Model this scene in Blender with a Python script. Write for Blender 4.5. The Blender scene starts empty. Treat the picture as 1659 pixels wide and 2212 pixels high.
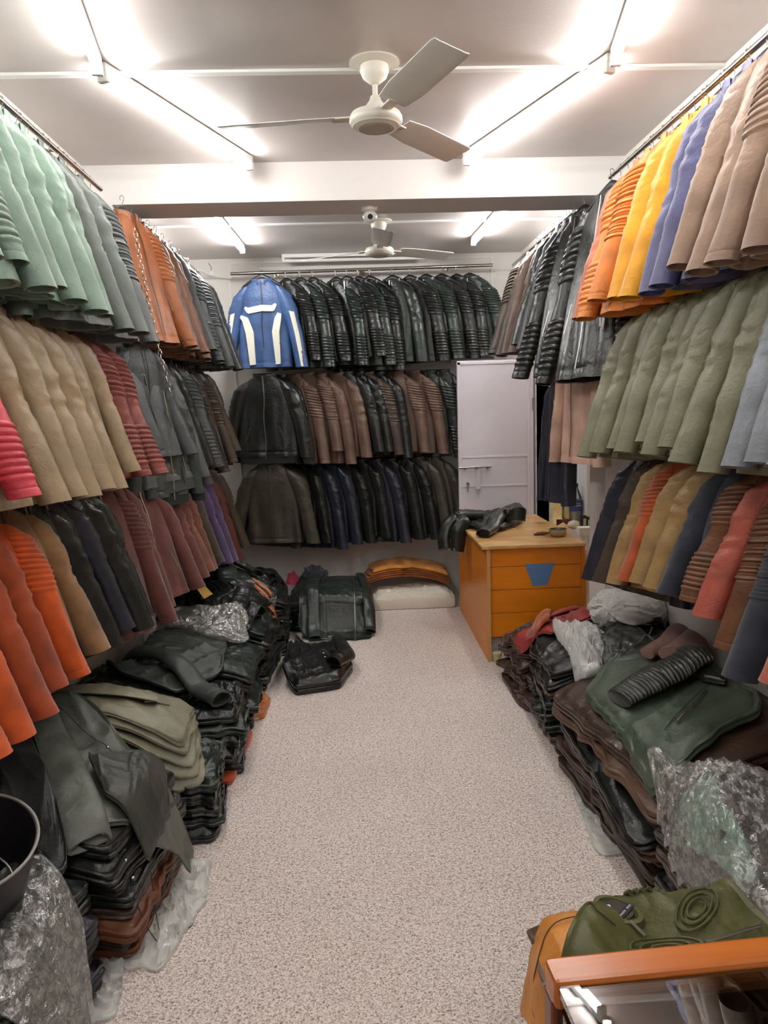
import bpy, math, random
import numpy as np
from mathutils import Matrix, Vector
rnd = random.Random(7)
PI = math.pi
C = bpy.context.scene.collection
scn = bpy.context.scene

# ------------------------------------------------------------------ camera
FPX, CX, CY, EYE = 1661., 829.5, 1106., 1.65
_r = 0.036
_dy = np.array([757-CX, CY-885, -FPX]); _dy /= np.linalg.norm(_dy)
_X = np.array([math.cos(_r), math.sin(_r), 0.]); _X[2] = -(_X[0]*_dy[0]+_X[1]*_dy[1])/_dy[2]; _X /= np.linalg.norm(_X)
CAMR = np.array([_X, _dy, np.cross(_X, _dy)])
cam = bpy.data.cameras.new('camera'); cam.sensor_fit = 'HORIZONTAL'; cam.sensor_width = 36; cam.lens = 36*FPX/1659.
cam.clip_start = .05
co = bpy.data.objects.new('camera', cam); C.objects.link(co); scn.camera = co
co.matrix_world = Matrix.Translation((0, 0, EYE)) @ Matrix(CAMR.tolist()).to_4x4()
def at(px, py, z=None, y=None, x=None):
    """real-world point where the sight line of a photo pixel meets a plane of the room"""
    v = CAMR @ np.array([px-CX, CY-py, -FPX])
    if z is not None: t = (z-EYE)/v[2]
    elif y is not None: t = y/v[1]
    else: t = x/v[0]
    return np.array([0, 0, EYE])+t*v

# ------------------------------------------------------------------ world + exposure
w = bpy.data.worlds.new('world'); scn.world = w; w.use_nodes = True
w.node_tree.nodes['Background'].inputs[0].default_value = (.8, .85, 1, 1)
w.node_tree.nodes['Background'].inputs[1].default_value = .02
scn.view_settings.view_transform = 'Standard'; scn.view_settings.look = 'None'
scn.view_settings.exposure = .95; scn.view_settings.gamma = 1
TUBE_W = 34.0

# ------------------------------------------------------------------ materials
def lin(c):
    return tuple(((v/255)/12.92 if v/255 <= .04045 else ((v/255+.055)/1.055)**2.4) for v in c)
MATS = {}
def mk(name):
    m = bpy.data.materials.new(name); m.use_nodes = True
    nt = m.node_tree; b = nt.nodes['Principled BSDF']
    return m, nt, b
def N(nt, t, **k):
    n = nt.nodes.new(t)
    for a, v in k.items():
        if a in n.inputs: n.inputs[a].default_value = v
        else: setattr(n, a, v)
    return n
def mixc(nt, fac, a, b):
    n = nt.nodes.new('ShaderNodeMix'); n.data_type = 'RGBA'
    for s, v in ((0, fac), (6, a), (7, b)):
        if hasattr(v, 'links'): nt.links.new(v, n.inputs[s])
        else: n.inputs[s].default_value = v if s == 0 else (*v, 1)
    return n.outputs[2]
def ramp(nt, inp, p0, p1):
    r = nt.nodes.new('ShaderNodeMapRange'); nt.links.new(inp, r.inputs[0])
    r.inputs[1].default_value = p0; r.inputs[2].default_value = p1
    return r.outputs[0]
def bump(nt, b, h, s, d=.01):
    n = N(nt, 'ShaderNodeBump'); n.inputs['Strength'].default_value = s; n.inputs['Distance'].default_value = d
    nt.links.new(h, n.inputs['Height']); nt.links.new(n.outputs[0], b.inputs['Normal'])
def cloth(rgb, kind='leather', rough=None):
    key = (rgb, kind, rough)
    if key in MATS: return MATS[key]
    m, nt, b = mk('%s_%d_%d_%d' % ((kind,)+tuple(rgb)))
    c = lin(rgb)
    oc = N(nt, 'ShaderNodeTexCoord').outputs['Object']
    n1 = N(nt, 'ShaderNodeTexNoise', Scale=9., Detail=4.); nt.links.new(oc, n1.inputs['Vector'])
    n2 = N(nt, 'ShaderNodeTexNoise', Scale=34., Detail=5., Distortion=1.2); nt.links.new(oc, n2.inputs['Vector'])
    if kind == 'leather':
        lo = tuple(v*.8 for v in c); hi = tuple(min(1, v*1.15+.002) for v in c)
        b.inputs['Roughness'].default_value = rough or (.30 if sum(rgb) < 150 else .44)
        b.inputs['Specular IOR Level'].default_value = .5
        bump(nt, b, n2.outputs[0], .45, .006)
    elif kind == 'suede':
        lo = tuple(v*.72 for v in c); hi = tuple(min(1, v*1.25) for v in c)
        b.inputs['Roughness'].default_value = .95; b.inputs['Sheen Weight'].default_value = .25
        bump(nt, b, n2.outputs[0], .25, .004)
    else:
        lo = hi = c; b.inputs['Roughness'].default_value = rough or .6
        bump(nt, b, n2.outputs[0], .1, .003)
    nt.links.new(mixc(nt, ramp(nt, n1.outputs[0], .35, .65), lo, hi), b.inputs['Base Color'])
    MATS[key] = m; return m
def plain(rgb, rough=.5, metal=0., name='paint', spec=.5):
    key = (rgb, rough, metal, name)
    if key in MATS: return MATS[key]
    m, nt, b = mk(name)
    nz = N(nt, 'ShaderNodeTexNoise', Scale=14., Detail=3.)
    nt.links.new(N(nt, 'ShaderNodeTexCoord').outputs['Object'], nz.inputs['Vector'])
    c = lin(rgb)
    nt.links.new(mixc(nt, nz.outputs[0], tuple(v*.94 for v in c), tuple(min(1, v*1.04) for v in c)), b.inputs['Base Color'])
    b.inputs['Roughness'].default_value = rough; b.inputs['Metallic'].default_value = metal
    b.inputs['Specular IOR Level'].default_value = spec
    MATS[key] = m; return m
def plaster(name, rgb, rough, spec=.4, stain=.9):
    m, nt, b = mk(name); c = lin(rgb)
    oc = N(nt, 'ShaderNodeTexCoord').outputs['Object']
    n1 = N(nt, 'ShaderNodeTexNoise', Scale=1.6, Detail=5.); nt.links.new(oc, n1.inputs['Vector'])
    n2 = N(nt, 'ShaderNodeTexNoise', Scale=55., Detail=4.); nt.links.new(oc, n2.inputs['Vector'])
    nt.links.new(mixc(nt, ramp(nt, n1.outputs[0], .35, .65), tuple(v*stain for v in c), c), b.inputs['Base Color'])
    b.inputs['Roughness'].default_value = rough; b.inputs['Specular IOR Level'].default_value = spec
    bump(nt, b, n2.outputs[0], .12, .004)
    return m
WALL = plaster('wall_paint', (232, 228, 222), .6, .3, .95)
CEIL = plaster('ceiling_paint', (200, 191, 187), .32, .5, .86)
BEAMM = plaster('beam_paint', (236, 233, 230), .55, .35, .97)
# floor: granular carpet of pale and dark flecks
m, nt, b = mk('speckled_carpet'); FLOORM = m
oc = N(nt, 'ShaderNodeTexCoord').outputs['Object']
v1 = N(nt, 'ShaderNodeTexNoise', Scale=150., Detail=3., Roughness=.7, Distortion=.8); nt.links.new(oc, v1.inputs['Vector'])
v2 = N(nt, 'ShaderNodeTexNoise', Scale=70., Detail=3., Roughness=.7); nt.links.new(oc, v2.inputs['Vector'])
v3 = N(nt, 'ShaderNodeTexNoise', Scale=1.3, Detail=4.); nt.links.new(oc, v3.inputs['Vector'])
ca = mixc(nt, ramp(nt, v1.outputs[0], .36, .54), lin((136, 119, 112)), lin((252, 245, 240)))
cb = mixc(nt, ramp(nt, v2.outputs[0], .34, .48), lin((166, 147, 138)), lin((252, 245, 240)))
cc = nt.nodes.new('ShaderNodeMix'); cc.data_type = 'RGBA'; cc.blend_type = 'MULTIPLY'; cc.inputs[0].default_value = .62
nt.links.new(ca, cc.inputs[6]); nt.links.new(cb, cc.inputs[7])
cd = nt.nodes.new('ShaderNodeMix'); cd.data_type = 'RGBA'; cd.blend_type = 'MULTIPLY'; cd.inputs[0].default_value = .35
nt.links.new(cc.outputs[2], cd.inputs[6]); nt.links.new(mixc(nt, ramp(nt, v3.outputs[0], .3, .7), (.75, .72, .7), (1, 1, 1)), cd.inputs[7])
nt.links.new(cd.outputs[2], b.inputs['Base Color']); b.inputs['Roughness'].default_value = .62
bump(nt, b, v1.outputs[0], .6, .006)
def wood(name, rgb, rough=.3, scale=(1, 14, 14), amt=.8, streak=None):
    m, nt, b = mk(name); c = lin(rgb)
    mp = N(nt, 'ShaderNodeMapping'); nt.links.new(N(nt, 'ShaderNodeTexCoord').outputs['Object'], mp.inputs[0]); mp.inputs['Scale'].default_value = scale
    n1 = N(nt, 'ShaderNodeTexNoise', Scale=3., Detail=6., Distortion=.6); nt.links.new(mp.outputs[0], n1.inputs['Vector'])
    nt.links.new(mixc(nt, ramp(nt, n1.outputs[0], .3, .7), streak or tuple(v*amt for v in c), c), b.inputs['Base Color'])
    b.inputs['Roughness'].default_value = rough
    return m
DESK = wood('orange_plywood', (226, 132, 24), .35, (.8, 1.2, 5), .86)
DTOP = wood('worn_desk_top', (226, 184, 122), .28, (1.2, 2.2, 1), .8, lin((170, 124, 76)))
RAIL = wood('varnished_rail', (190, 104, 34), .22, (1, 14, 14), .7)
RAILD = wood('dark_rail', (120, 58, 30), .3, (14, 1, 14), .7)
CHROME = plain((205, 200, 192), .22, 1., 'chrome')
STEEL = plain((170, 168, 160), .35, 1., 'steel')
FANM = plain((226, 222, 210), .35, 0., 'fan_enamel')
DOORM = plain((218, 212, 222), .4, 0., 'door_enamel')
BLACKP = plain((24, 24, 27), .4, 0., 'black_plastic')
FIXT = plain((235, 235, 232), .4, 0., 'fixture_white')
def emis(name, rgb, s):
    m = bpy.data.materials.new(name); m.use_nodes = True; nt = m.node_tree; nt.nodes.clear()
    e = N(nt, 'ShaderNodeEmission'); e.inputs[0].default_value = (*rgb, 1); e.inputs[1].default_value = s
    o = N(nt, 'ShaderNodeOutputMaterial'); nt.links.new(e.outputs[0], o.inputs[0]); return m
TUBE = emis('tube_glow', (1, .985, .96), TUBE_W); TUBE2 = emis('tube_glow_boosted', (1, .99, .975), TUBE_W*1.75)  # second glow: same lamps, strength raised to brighten the far bay
def film(name, rgb, opac, rough=.12, bumpd=.004, scale=30.):
    m = bpy.data.materials.new(name); m.use_nodes = True; nt = m.node_tree; b = nt.nodes['Principled BSDF']
    b.inputs['Base Color'].default_value = (*lin(rgb), 1); b.inputs['Roughness'].default_value = rough
    b.inputs['Specular IOR Level'].default_value = 1.
    oc = N(nt, 'ShaderNodeTexCoord').outputs['Object']
    n = N(nt, 'ShaderNodeTexNoise', Scale=scale, Detail=5., Distortion=2.5); nt.links.new(oc, n.inputs['Vector'])
    v = N(nt, 'ShaderNodeTexVoronoi', Scale=scale*.55); nt.links.new(n.outputs[1], v.inputs['Vector'])
    v.inputs['Scale'].default_value = 6.
    ad = N(nt, 'ShaderNodeMath', operation='ADD'); nt.links.new(n.outputs[0], ad.inputs[0]); nt.links.new(v.outputs[0], ad.inputs[1])
    bump(nt, b, ad.outputs[0], 1., bumpd)
    tr = N(nt, 'ShaderNodeBsdfTransparent'); tr.inputs[0].default_value = (.96, .97, .96, 1)
    mx = N(nt, 'ShaderNodeMixShader')
    lw = N(nt, 'ShaderNodeLayerWeight', Blend=.35)
    rr = N(nt, 'ShaderNodeMapRange'); nt.links.new(lw.outputs['Facing'], rr.inputs[0])
    rr.inputs[3].default_value = opac; rr.inputs[4].default_value = min(1, opac+.35)
    nt.links.new(rr.outputs[0], mx.inputs[0]); nt.links.new(tr.outputs[0], mx.inputs[1]); nt.links.new(b.outputs[0], mx.inputs[2])
    nt.links.new(mx.outputs[0], nt.nodes['Material Output'].inputs[0]); return m
def clearfilm(name, base, hz, bd):
    m = bpy.data.materials.new(name); m.use_nodes = True; nt = m.node_tree; nt.nodes.clear()
    oc = N(nt, 'ShaderNodeTexCoord').outputs['Object']
    n = N(nt, 'ShaderNodeTexNoise', Scale=9., Detail=4., Distortion=2.2); nt.links.new(oc, n.inputs['Vector'])
    v = N(nt, 'ShaderNodeTexVoronoi', Scale=22.); nt.links.new(oc, v.inputs['Vector'])
    ad = N(nt, 'ShaderNodeMath', operation='ADD'); nt.links.new(n.outputs[0], ad.inputs[0]); nt.links.new(v.outputs[0], ad.inputs[1])
    bu = N(nt, 'ShaderNodeBump'); bu.inputs['Strength'].default_value = 1; bu.inputs['Distance'].default_value = bd; nt.links.new(ad.outputs[0], bu.inputs['Height'])
    t = N(nt, 'ShaderNodeBsdfTransparent'); t.inputs[0].default_value = (.97, .98, .97, 1)
    d = N(nt, 'ShaderNodeBsdfDiffuse'); d.inputs[0].default_value = (.85, .86, .82, 1)
    g = N(nt, 'ShaderNodeBsdfGlossy'); g.inputs['Roughness'].default_value = .13; nt.links.new(bu.outputs[0], g.inputs['Normal'])
    m1 = N(nt, 'ShaderNodeMixShader'); m1.inputs[0].default_value = hz; nt.links.new(t.outputs[0], m1.inputs[1]); nt.links.new(d.outputs[0], m1.inputs[2])
    f = N(nt, 'ShaderNodeLayerWeight', Blend=.3)
    a2 = N(nt, 'ShaderNodeMath', operation='MULTIPLY_ADD'); a2.inputs[1].default_value = .45; a2.inputs[2].default_value = base; p3 = N(nt, 'ShaderNodeMath', operation='POWER'); p3.inputs[1].default_value = 3
    nt.links.new(f.outputs['Facing'], p3.inputs[0]); nt.links.new(p3.outputs[0], a2.inputs[0])
    m2 = N(nt, 'ShaderNodeMixShader'); nt.links.new(a2.outputs[0], m2.inputs[0]); nt.links.new(m1.outputs[0], m2.inputs[1]); nt.links.new(g.outputs[0], m2.inputs[2])
    o = N(nt, 'ShaderNodeOutputMaterial'); nt.links.new(m2.outputs[0], o.inputs[0]); return m
CLEAR = clearfilm('clear_polythene', .20, .09, .016)
MILKY = clearfilm('milky_polythene', .07, .45, .008)
WHITEP = film('white_polythene', (246, 245, 240), .75, .22, .003)
def glassm(name, col, fac=.12):
    m = bpy.data.materials.new(name); m.use_nodes = True; nt = m.node_tree; nt.nodes.clear()
    t = N(nt, 'ShaderNodeBsdfTransparent'); t.inputs[0].default_value = (*col, 1)
    g = N(nt, 'ShaderNodeBsdfGlossy'); g.inputs['Roughness'].default_value = .01
    f = N(nt, 'ShaderNodeFresnel', IOR=1.6); mx = N(nt, 'ShaderNodeMixShader'); o = N(nt, 'ShaderNodeOutputMaterial')
    ad = N(nt, 'ShaderNodeMath', operation='ADD'); ad.inputs[1].default_value = fac; nt.links.new(f.outputs[0], ad.inputs[0])
    nt.links.new(ad.outputs[0], mx.inputs[0]); nt.links.new(t.outputs[0], mx.inputs[1]); nt.links.new(g.outputs[0], mx.inputs[2]); nt.links.new(mx.outputs[0], o.inputs[0])
    return m
GLASS = glassm('counter_glass', (.9, .96, .93)); BOTTLE = glassm('bottle_plastic', (.82, .86, .84), .05)

# ------------------------------------------------------------------ mesh helpers
def link(name, V, Fc, mat=None, parent=None, smooth=True, mats=None, mi=None):
    me = bpy.data.meshes.new(name); me.from_pydata([tuple(map(float, v)) for v in V], [], [tuple(map(int, f)) for f in Fc])
    o = bpy.data.objects.new(name, me); C.objects.link(o)
    if mat: me.materials.append(mat)
    if smooth: me.polygons.foreach_set('use_smooth', [True]*len(me.polygons))
    if parent: o.parent = parent
    me.update(); return o
class MB:
    def __init__(s): s.V = []; s.F = []
    def add(s, V, Fc):
        k = len(s.V); s.V += [tuple(v) for v in V]; s.F += [tuple(i+k for i in f) for f in Fc]; return s
    def box(s, lo, hi, bev=0.):
        (x0, y0, z0), (x1, y1, z1) = lo, hi
        if bev <= 0:
            return s.add([(x0,y0,z0),(x1,y0,z0),(x1,y1,z0),(x0,y1,z0),(x0,y0,z1),(x1,y0,z1),(x1,y1,z1),(x0,y1,z1)],
                         [(3,2,1,0),(4,5,6,7),(0,1,5,4),(1,2,6,5),(2,3,7,6),(3,0,4,7)])
        import bmesh
        bm = bmesh.new(); bmesh.ops.create_cube(bm, size=1)
        for v in bm.verts: v.co = ((x0+x1)/2+v.co.x*(x1-x0), (y0+y1)/2+v.co.y*(y1-y0), (z0+z1)/2+v.co.z*(z1-z0))
        bmesh.ops.bevel(bm, geom=bm.edges[:], offset=bev, segments=2, profile=.5, affect='EDGES')
        bm.verts.index_update()
        s.add([tuple(v.co) for v in bm.verts], [tuple(v.index for v in f.verts) for f in bm.faces]); bm.free(); return s
    def rings(s, R, closed=True, cap0=True, cap1=True):
        n = len(R[0]); V = [p for r in R for p in r]; Fc = []
        for i in range(len(R)-1):
            for j in range(n if closed else n-1):
                k = (j+1) % n; Fc.append((i*n+j, i*n+k, (i+1)*n+k, (i+1)*n+j))
        if cap0: Fc.append(tuple(reversed(range(n))))
        if cap1: Fc.append(tuple((len(R)-1)*n+j for j in range(n)))
        return s.add(V, Fc)
    def tube(s, P, r, n=8, ry=None):
        P = [np.array(p, float) for p in P]; R = []
        up = None
        for i, p in enumerate(P):
            t = P[min(i+1, len(P)-1)]-P[max(i-1, 0)]; t = t/(np.linalg.norm(t)+1e-9)
            if up is None:
                up = np.array([0, 0, 1.]) if abs(t[2]) < .9 else np.array([0, 1., 0])
            a = np.cross(t, up); a /= np.linalg.norm(a)+1e-9; bb = np.cross(a, t); up = bb
            rr = r[i] if hasattr(r, '__len__') else r
            R.append([p+rr*(a*math.cos(q)+bb*math.sin(q)*(ry or 1)) for q in np.linspace(0, 2*PI, n, endpoint=False)])
        return s.rings(R)
    def lathe(s, prof, c=(0, 0, 0), n=28):
        return s.rings([[(c[0]+r*math.cos(q), c[1]+r*math.sin(q), c[2]+z) for q in np.linspace(0, 2*PI, n, endpoint=False)] for r, z in prof])
    def obj(s, name, mat, parent=None, smooth=False):
        o = link(name, s.V, s.F, mat, parent, smooth)
        if smooth:
            o.data.set_sharp_from_angle(angle=math.radians(40)) if hasattr(o.data, 'set_sharp_from_angle') else None
        return o
LABELS = set()
def tag(o, label, cat, group=None, kind=None):
    assert label not in LABELS or group, label
    LABELS.add(label)
    assert 4 <= len(label.replace(',', '').split()) <= 16, (len(label.split()), label)
    o['label'] = label; o['category'] = cat
    if group: o['group'] = group
    if kind: o['kind'] = kind
    return o
def thing(name, label, cat, loc=(0, 0, 0), rz=0., group=None):
    o = bpy.data.objects.new(name, None); C.objects.link(o); o.location = loc; o.rotation_euler = (0, 0, rz); o.empty_display_size = .05
    return tag(o, label, cat, group)
def struct(name, mb, mat, smooth=False):
    o = mb.obj(name, mat, None, smooth); o['kind'] = 'structure'; return o
def wr(P, seed, f, a, oct=4, ridge=True):
    """leathery wrinkles: domain-warped ridged waves"""
    r = np.random.RandomState(seed); P = np.asarray(P, float); out = np.zeros(len(P)); amp = a; fr = f
    W = P + .35/f*np.stack([np.sin(P @ r.normal(size=3)*f*1.3+r.rand()*6) for _ in range(3)], 1)
    for _ in range(oct):
        d = r.normal(size=3); d /= np.linalg.norm(d)
        s = np.sin(W @ d*fr*2+r.rand()*6.28+1.5*np.sin(W @ r.normal(size=3)*fr*.9))
        out += amp*((1-2*np.abs(s)**.8) if ridge else s); fr *= 1.6; amp *= .62
    return out
ORD = ['first', 'second', 'third', 'fourth', 'fifth', 'sixth', 'seventh', 'eighth', 'ninth', 'tenth', 'eleventh', 'twelfth', 'thirteenth', 'fourteenth', 'fifteenth', 'sixteenth']

# ------------------------------------------------------------------ the shop's shell
XL, XR, YB, ZC, YF = -1.33, 1.49, 6.70, 2.93, -2.6
struct('floor', MB().box((XL-.1, YF-.1, -.1), (4.2, 9.3, 0)), FLOORM)
struct('ceiling', MB().box((XL-.1, YF-.1, ZC), (XR+.1, YB+.1, ZC+.1)), CEIL)
struct('wall_left', MB().box((XL-.1, YF-.1, 0), (XL, YB+.1, ZC)), WALL)
struct('wall_back', MB().box((XL, YB, 0), (XR+.1, YB+.1, ZC)), WALL)
struct('wall_front', MB().box((XL, YF-.1, 0), (XR+.1, YF, ZC)), WALL)
DY0, DY1, DZ = 4.72, 6.16, 2.02
struct('wall_right', MB().box((XR, YF, 0), (XR+.1, DY0, ZC)).box((XR, DY1, 0), (XR+.1, YB, ZC)).box((XR, DY0, DZ), (XR+.1, DY1, ZC)), WALL)
struct('beam_cross', MB().box((XL, 4.2, 2.735), (XR, 4.50, ZC)), BEAMM)
struct('column_left', MB().box((XL, 4.2, 0), (XL+.14, 4.50, 2.735)), BEAMM)
struct('column_right', MB().box((XR-.09, 4.2, 0), (XR, 4.48, 2.735)), BEAMM)
mb = MB(); a = at(498, 575, y=YB); b2 = at(1060, 557, y=YB)
mb.box((a[0], YB-.012, 2.885), (b2[0], YB, 2.905)).box((a[0]-.02, YB-.012, .0), (a[0], YB, 2.905)).box((b2[0], YB-.012, 0), (b2[0]+.02, YB, 2.905))
struct('trim_1', mb, BEAMM)
struct('trim_2', MB().box((XL, 3.10, ZC-.012), (XR, 3.135, ZC), .003), FIXT)
struct('trim_3', MB().box((XL, 5.50, ZC-.012), (XR, 5.535, ZC), .003), FIXT)
struct('trim_4', MB().box((XR-.01, DY1, 0), (XR+.11, DY1+.05, DZ+.05)).box((XR-.01, DY0-.05, 0), (XR+.11, DY0, DZ+.05)).box((XR-.01, DY0, DZ), (XR+.11, DY1, DZ+.05)), DOORM)
# the next room, seen through the doorway
YEL = plaster('yellow_wall_paint', (236, 216, 160), .6, .3, .95)
struct('wall_far_room', MB().box((XR+.1, 9.0, 0), (4.1, 9.1, ZC)).box((4.0, 3.4, 0), (4.1, 9.0, ZC)).box((XR+.1, 3.3, 0), (4.1, 3.4, ZC)).box((XR, YB+.1, 0), (XR+.1, 9.0, ZC)), YEL)
struct('ceiling_far_room', MB().box((XR+.1, 3.3, ZC), (4.1, 9.1, ZC+.1)), CEIL)

# ------------------------------------------------------------------ tube lights
def tube_light(p0, p1, label, lit=True, wall=False):
    p0 = np.array(p0); p1 = np.array(p1); L = np.linalg.norm(p1-p0); rz = math.atan2(p1[1]-p0[1], p1[0]-p0[0])
    t = thing('tube_light', label, 'light', tuple((p0+p1)/2), rz)
    MB().box((-L/2, -.017, -.006), (L/2, .017, .024), .004).obj('batten', FIXT, t)
    for s in (-1, 1): MB().box((s*(L/2-.012)-.012, -.02, -.045), (s*(L/2-.012)+.012, .02, -.004), .004).obj('end_cap', FIXT, t)
    MB().tube([(-L/2+.02, 0, -.03), (L/2-.02, 0, -.03)], .0135, 12).obj('lamp_tube', (TUBE2 if p0[1] > 4.6 else TUBE) if lit else FIXT, t, True)
ZT = ZC-.026
tube_light((-.86, 3.02, ZT), (-.46, 4.10, ZT), 'lit ceiling tube running from ceiling batten to the beam, left of the near fan')
tube_light((1.01, 3.00, ZT), (.63, 4.09, ZT), 'lit ceiling tube running from ceiling batten to the beam, right of the near fan')
tube_light((-.68, 1.82, ZT), (-.86, 2.98, ZT), 'lit ceiling tube leaving the top edge of the photo at left')
tube_light((.80, 1.82, ZT), (1.01, 2.96, ZT), 'lit ceiling tube leaving the top edge of the photo at right')
tube_light((-.82, 5.0, ZT), (-.78, 6.15, ZT), 'lit ceiling tube behind the beam, left of the far fan')
tube_light((1.03, 4.95, ZT), (.98, 6.05, ZT), 'lit ceiling tube behind the beam, right of the far fan')
tube_light((-.75, .1, ZT), (-.65, 1.2, ZT), 'lit ceiling tube over the shop entrance on the left side')
tube_light((.85, .1, ZT), (.78, 1.2, ZT), 'lit ceiling tube over the shop entrance on the right side')
tube_light((-.3, -1.3, ZT), (.8, -1.3, ZT), 'lit ceiling tube across the front of the shop behind the viewpoint')
a = at(608, 540, y=6.55); b2 = at(920, 534, y=6.55)
tube_light((a[0], 6.55, ZT-.0), (b2[0], 6.55, ZT-.0), 'long unlit white tube fixture above the back clothes rail', False)
tube_light((2.6, 5.2, ZT), (2.6, 6.3, ZT), 'unseen added ceiling tube lighting the yellow room beyond the doorway')  # this and the next: unseen lamps added to light the far room
tube_light((2.2, 7.4, ZT), (3.3, 7.4, ZT), 'second unseen added tube deeper inside the yellow room')

# ------------------------------------------------------------------ fans and camera
def fan(x, y, angles, label):
    t = thing('ceiling_fan', label, 'fan', (x, y, ZC))
    MB().lathe([(.001, 0), (.092, 0), (.095, -.006), (.07, -.014), (.001, -.014)]).obj('ceiling_plate', FANM, t, True)
    MB().lathe([(.001, -.012), (.052, -.014), (.055, -.03), (.045, -.055), (.02, -.075), (.014, -.08), (.001, -.08)]).obj('canopy', FANM, t, True)
    MB().lathe([(.001, -.07), (.010, -.07), (.010, -.14), (.001, -.14)], n=14).obj('down_rod', FANM, t, True)
    MB().lathe([(.001, -.118), (.018, -.12), (.022, -.135), (.034, -.15), (.045, -.168), (.05, -.18), (.001, -.18)]).obj('lower_canopy', FANM, t, True)
    MB().lathe([(.001, -.172), (.06, -.174), (.092, -.182), (.1, -.196), (.1, -.212), (.094, -.222), (.09, -.224), (.088, -.228), (.066, -.236), (.066, -.233), (.001, -.231)], n=40).obj('motor_housing', FANM, t, True)
    MB().lathe([(.001, -.2335), (.06, -.2345), (.058, -.2375), (.001, -.2395)], n=36).obj('bottom_cap', plain((206, 203, 195), .4, 0., 'fan_cap'), t, True)
    for k, a in enumerate(angles):
        a = math.radians(a); bl = MB(); nu, nv = 26, 8; R = []
        for i in range(nu):
            u = i/(nu-1); rr = .15+.45*u; wd = .052+.012*min(1, u*4)
            if u > .96: wd *= .93
            row = []
            for j in range(nv):
                v = -1+2*j/(nv-1); sx = rr; sy = v*wd; sz = -.19-.008*(1-v*v)*.5-sy*.24-.002*(abs(v) > .6)
                row.append((sx, sy, sz))
            R.append(row+[(p[0], p[1], p[2]+.003) for p in reversed(row)])
        bl.rings(R)
        c, s = math.cos(a), math.sin(a)
        bl.V = [(p[0]*c-p[1]*s, p[0]*s+p[1]*c, p[2]) for p in bl.V]
        o = bl.obj('blade', plain((228, 226, 220), .4, 0., 'fan_blade_paint'), t, True)
        br = MB().box((.085, -.022, -.197), (.17, .022, -.190), .002)
        br.V = [(p[0]*c-p[1]*s, p[0]*s+p[1]*c, p[2]) for p in br.V]
        br.obj('blade_bracket', FANM, o)
fan(.135, 3.06, (171, 51, -69), 'cream ceiling fan with three blades, nearest, under the ceiling batten')
p = at(818, 487, z=ZC-.03)
fan(p[0], p[1], (150, 30, 270), 'cream ceiling fan behind the beam, partly hidden by the dome camera')
p = at(799, 462, z=2.70)
t = thing('dome_camera', 'small white security camera under the rear edge of the beam', 'camera', (p[0], min(p[1], 4.5), 2.735))
MB().lathe([(.001, 0), (.045, 0), (.046, -.02), (.03, -.028), (.001, -.028)]).obj('mount', FIXT, t, True)
MB().lathe([(.001, -.022), (.022, -.024), (.036, -.036), (.04, -.05), (.034, -.068), (.018, -.08), (.001, -.083)]).obj('camera_head', FIXT, t, True)
MB().tube([(0, -.03, -.055), (0, -.045, -.06)], .014, 16).obj('lens', plain((40, 40, 44), .15, 0., 'lens_black'), t, True)

# ------------------------------------------------------------------ hanging jackets: prototypes
def ell(a, b2, n, p=2.3):
    q = np.linspace(0, 2*PI, n, endpoint=False)
    c, s = np.cos(q), np.sin(q)
    return np.sign(c)*np.abs(c)**(2/p)*a, np.sign(s)*np.abs(s)**(2/p)*b2
def stepf(x, a, b2):
    return np.clip((x-a)/(b2-a), 0, 1)
def body_half(z, L):
    """half width / half depth of the torso at height z (negative downwards)"""
    wx = np.interp(-z, [.055, .085, .12, .155, .2, .32, L*.8, L], [.05, .07, .125, .165, .178, .185, .20, .21])
    wy = np.interp(-z, [.055, .085, .12, .155, .2, .32, L*.8, L], [.04, .05, .05, .055, .062, .066, .07, .078])
    return wx, wy
def body_pt(q, z, L, seed):
    wx, wy = body_half(z, L)
    c, s = math.cos(q), math.sin(q)
    x = math.copysign(abs(c)**(2/2.4), c)*wx; y = math.copysign(abs(s)**(2/2.4), s)*wy
    return x, y
def make_body(seed, L, quilt=False):
    n = 64; m_ = 56; zs = np.linspace(-.078, -L, m_); R = []
    r = np.random.RandomState(seed); ph = r.rand(4)*6
    for z in zs:
        wx, wy = body_half(z, L); x, y = ell(wx, wy, n, 2.5)
        low = np.clip((-z-.2)/(L-.2), 0, 1)
        y = y + (.012*low)*np.sin(x*34+ph[0]+2*z*3)+(.006*low)*np.sin(x*75+ph[1])
        x = x*(1+.03*low*np.sin(z*9+ph[2]))
        P = np.stack([x, y, np.full(n, z)], 1)
        if z < -L+.05: P[:, 1] *= 1-.08*np.exp(-((z+L-.032)/.004)**2)
        R.append(P)
    A = np.concatenate(R); d = wr(A*[1, 1, .22], seed, 9, .0035, 3, False)*np.clip((-A[:, 2]-.1)*6, 0, 1)
    A[:, 1] += d*np.sign(A[:, 1]+1e-6)
    R = [A[i*n:(i+1)*n] for i in range(m_)]
    R.append(R[-1]*[.93, .85, 1]+[0, 0, .002]); R.append(R[-1]*[.9, .8, 1]+[0, 0, .05])
    return MB().rings(R)
def sleeve_shape(sx, L, seed, bend):
    """centre line and radii of a sleeve as functions of s in 0..1"""
    def f(s):
        x = np.interp(s, [0, .12, .3, .6, 1], [.125, .162, .20, .243, .285])
        y = np.interp(s, [0, .5, 1], [0, -.006, -.035*bend])
        z = np.interp(s, [0, .12, 1], [-.125, -.175, -(L+.005)])
        rx = np.interp(s, [0, .12, .3, .5, .8, 1], [.035, .062, .062, .055, .05, .048])
        ry = np.interp(s, [0, .12, .3, .5, .8, 1], [.045, .066, .068, .060, .056, .054])
        return sx*x, y, z, rx, ry
    return f
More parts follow.
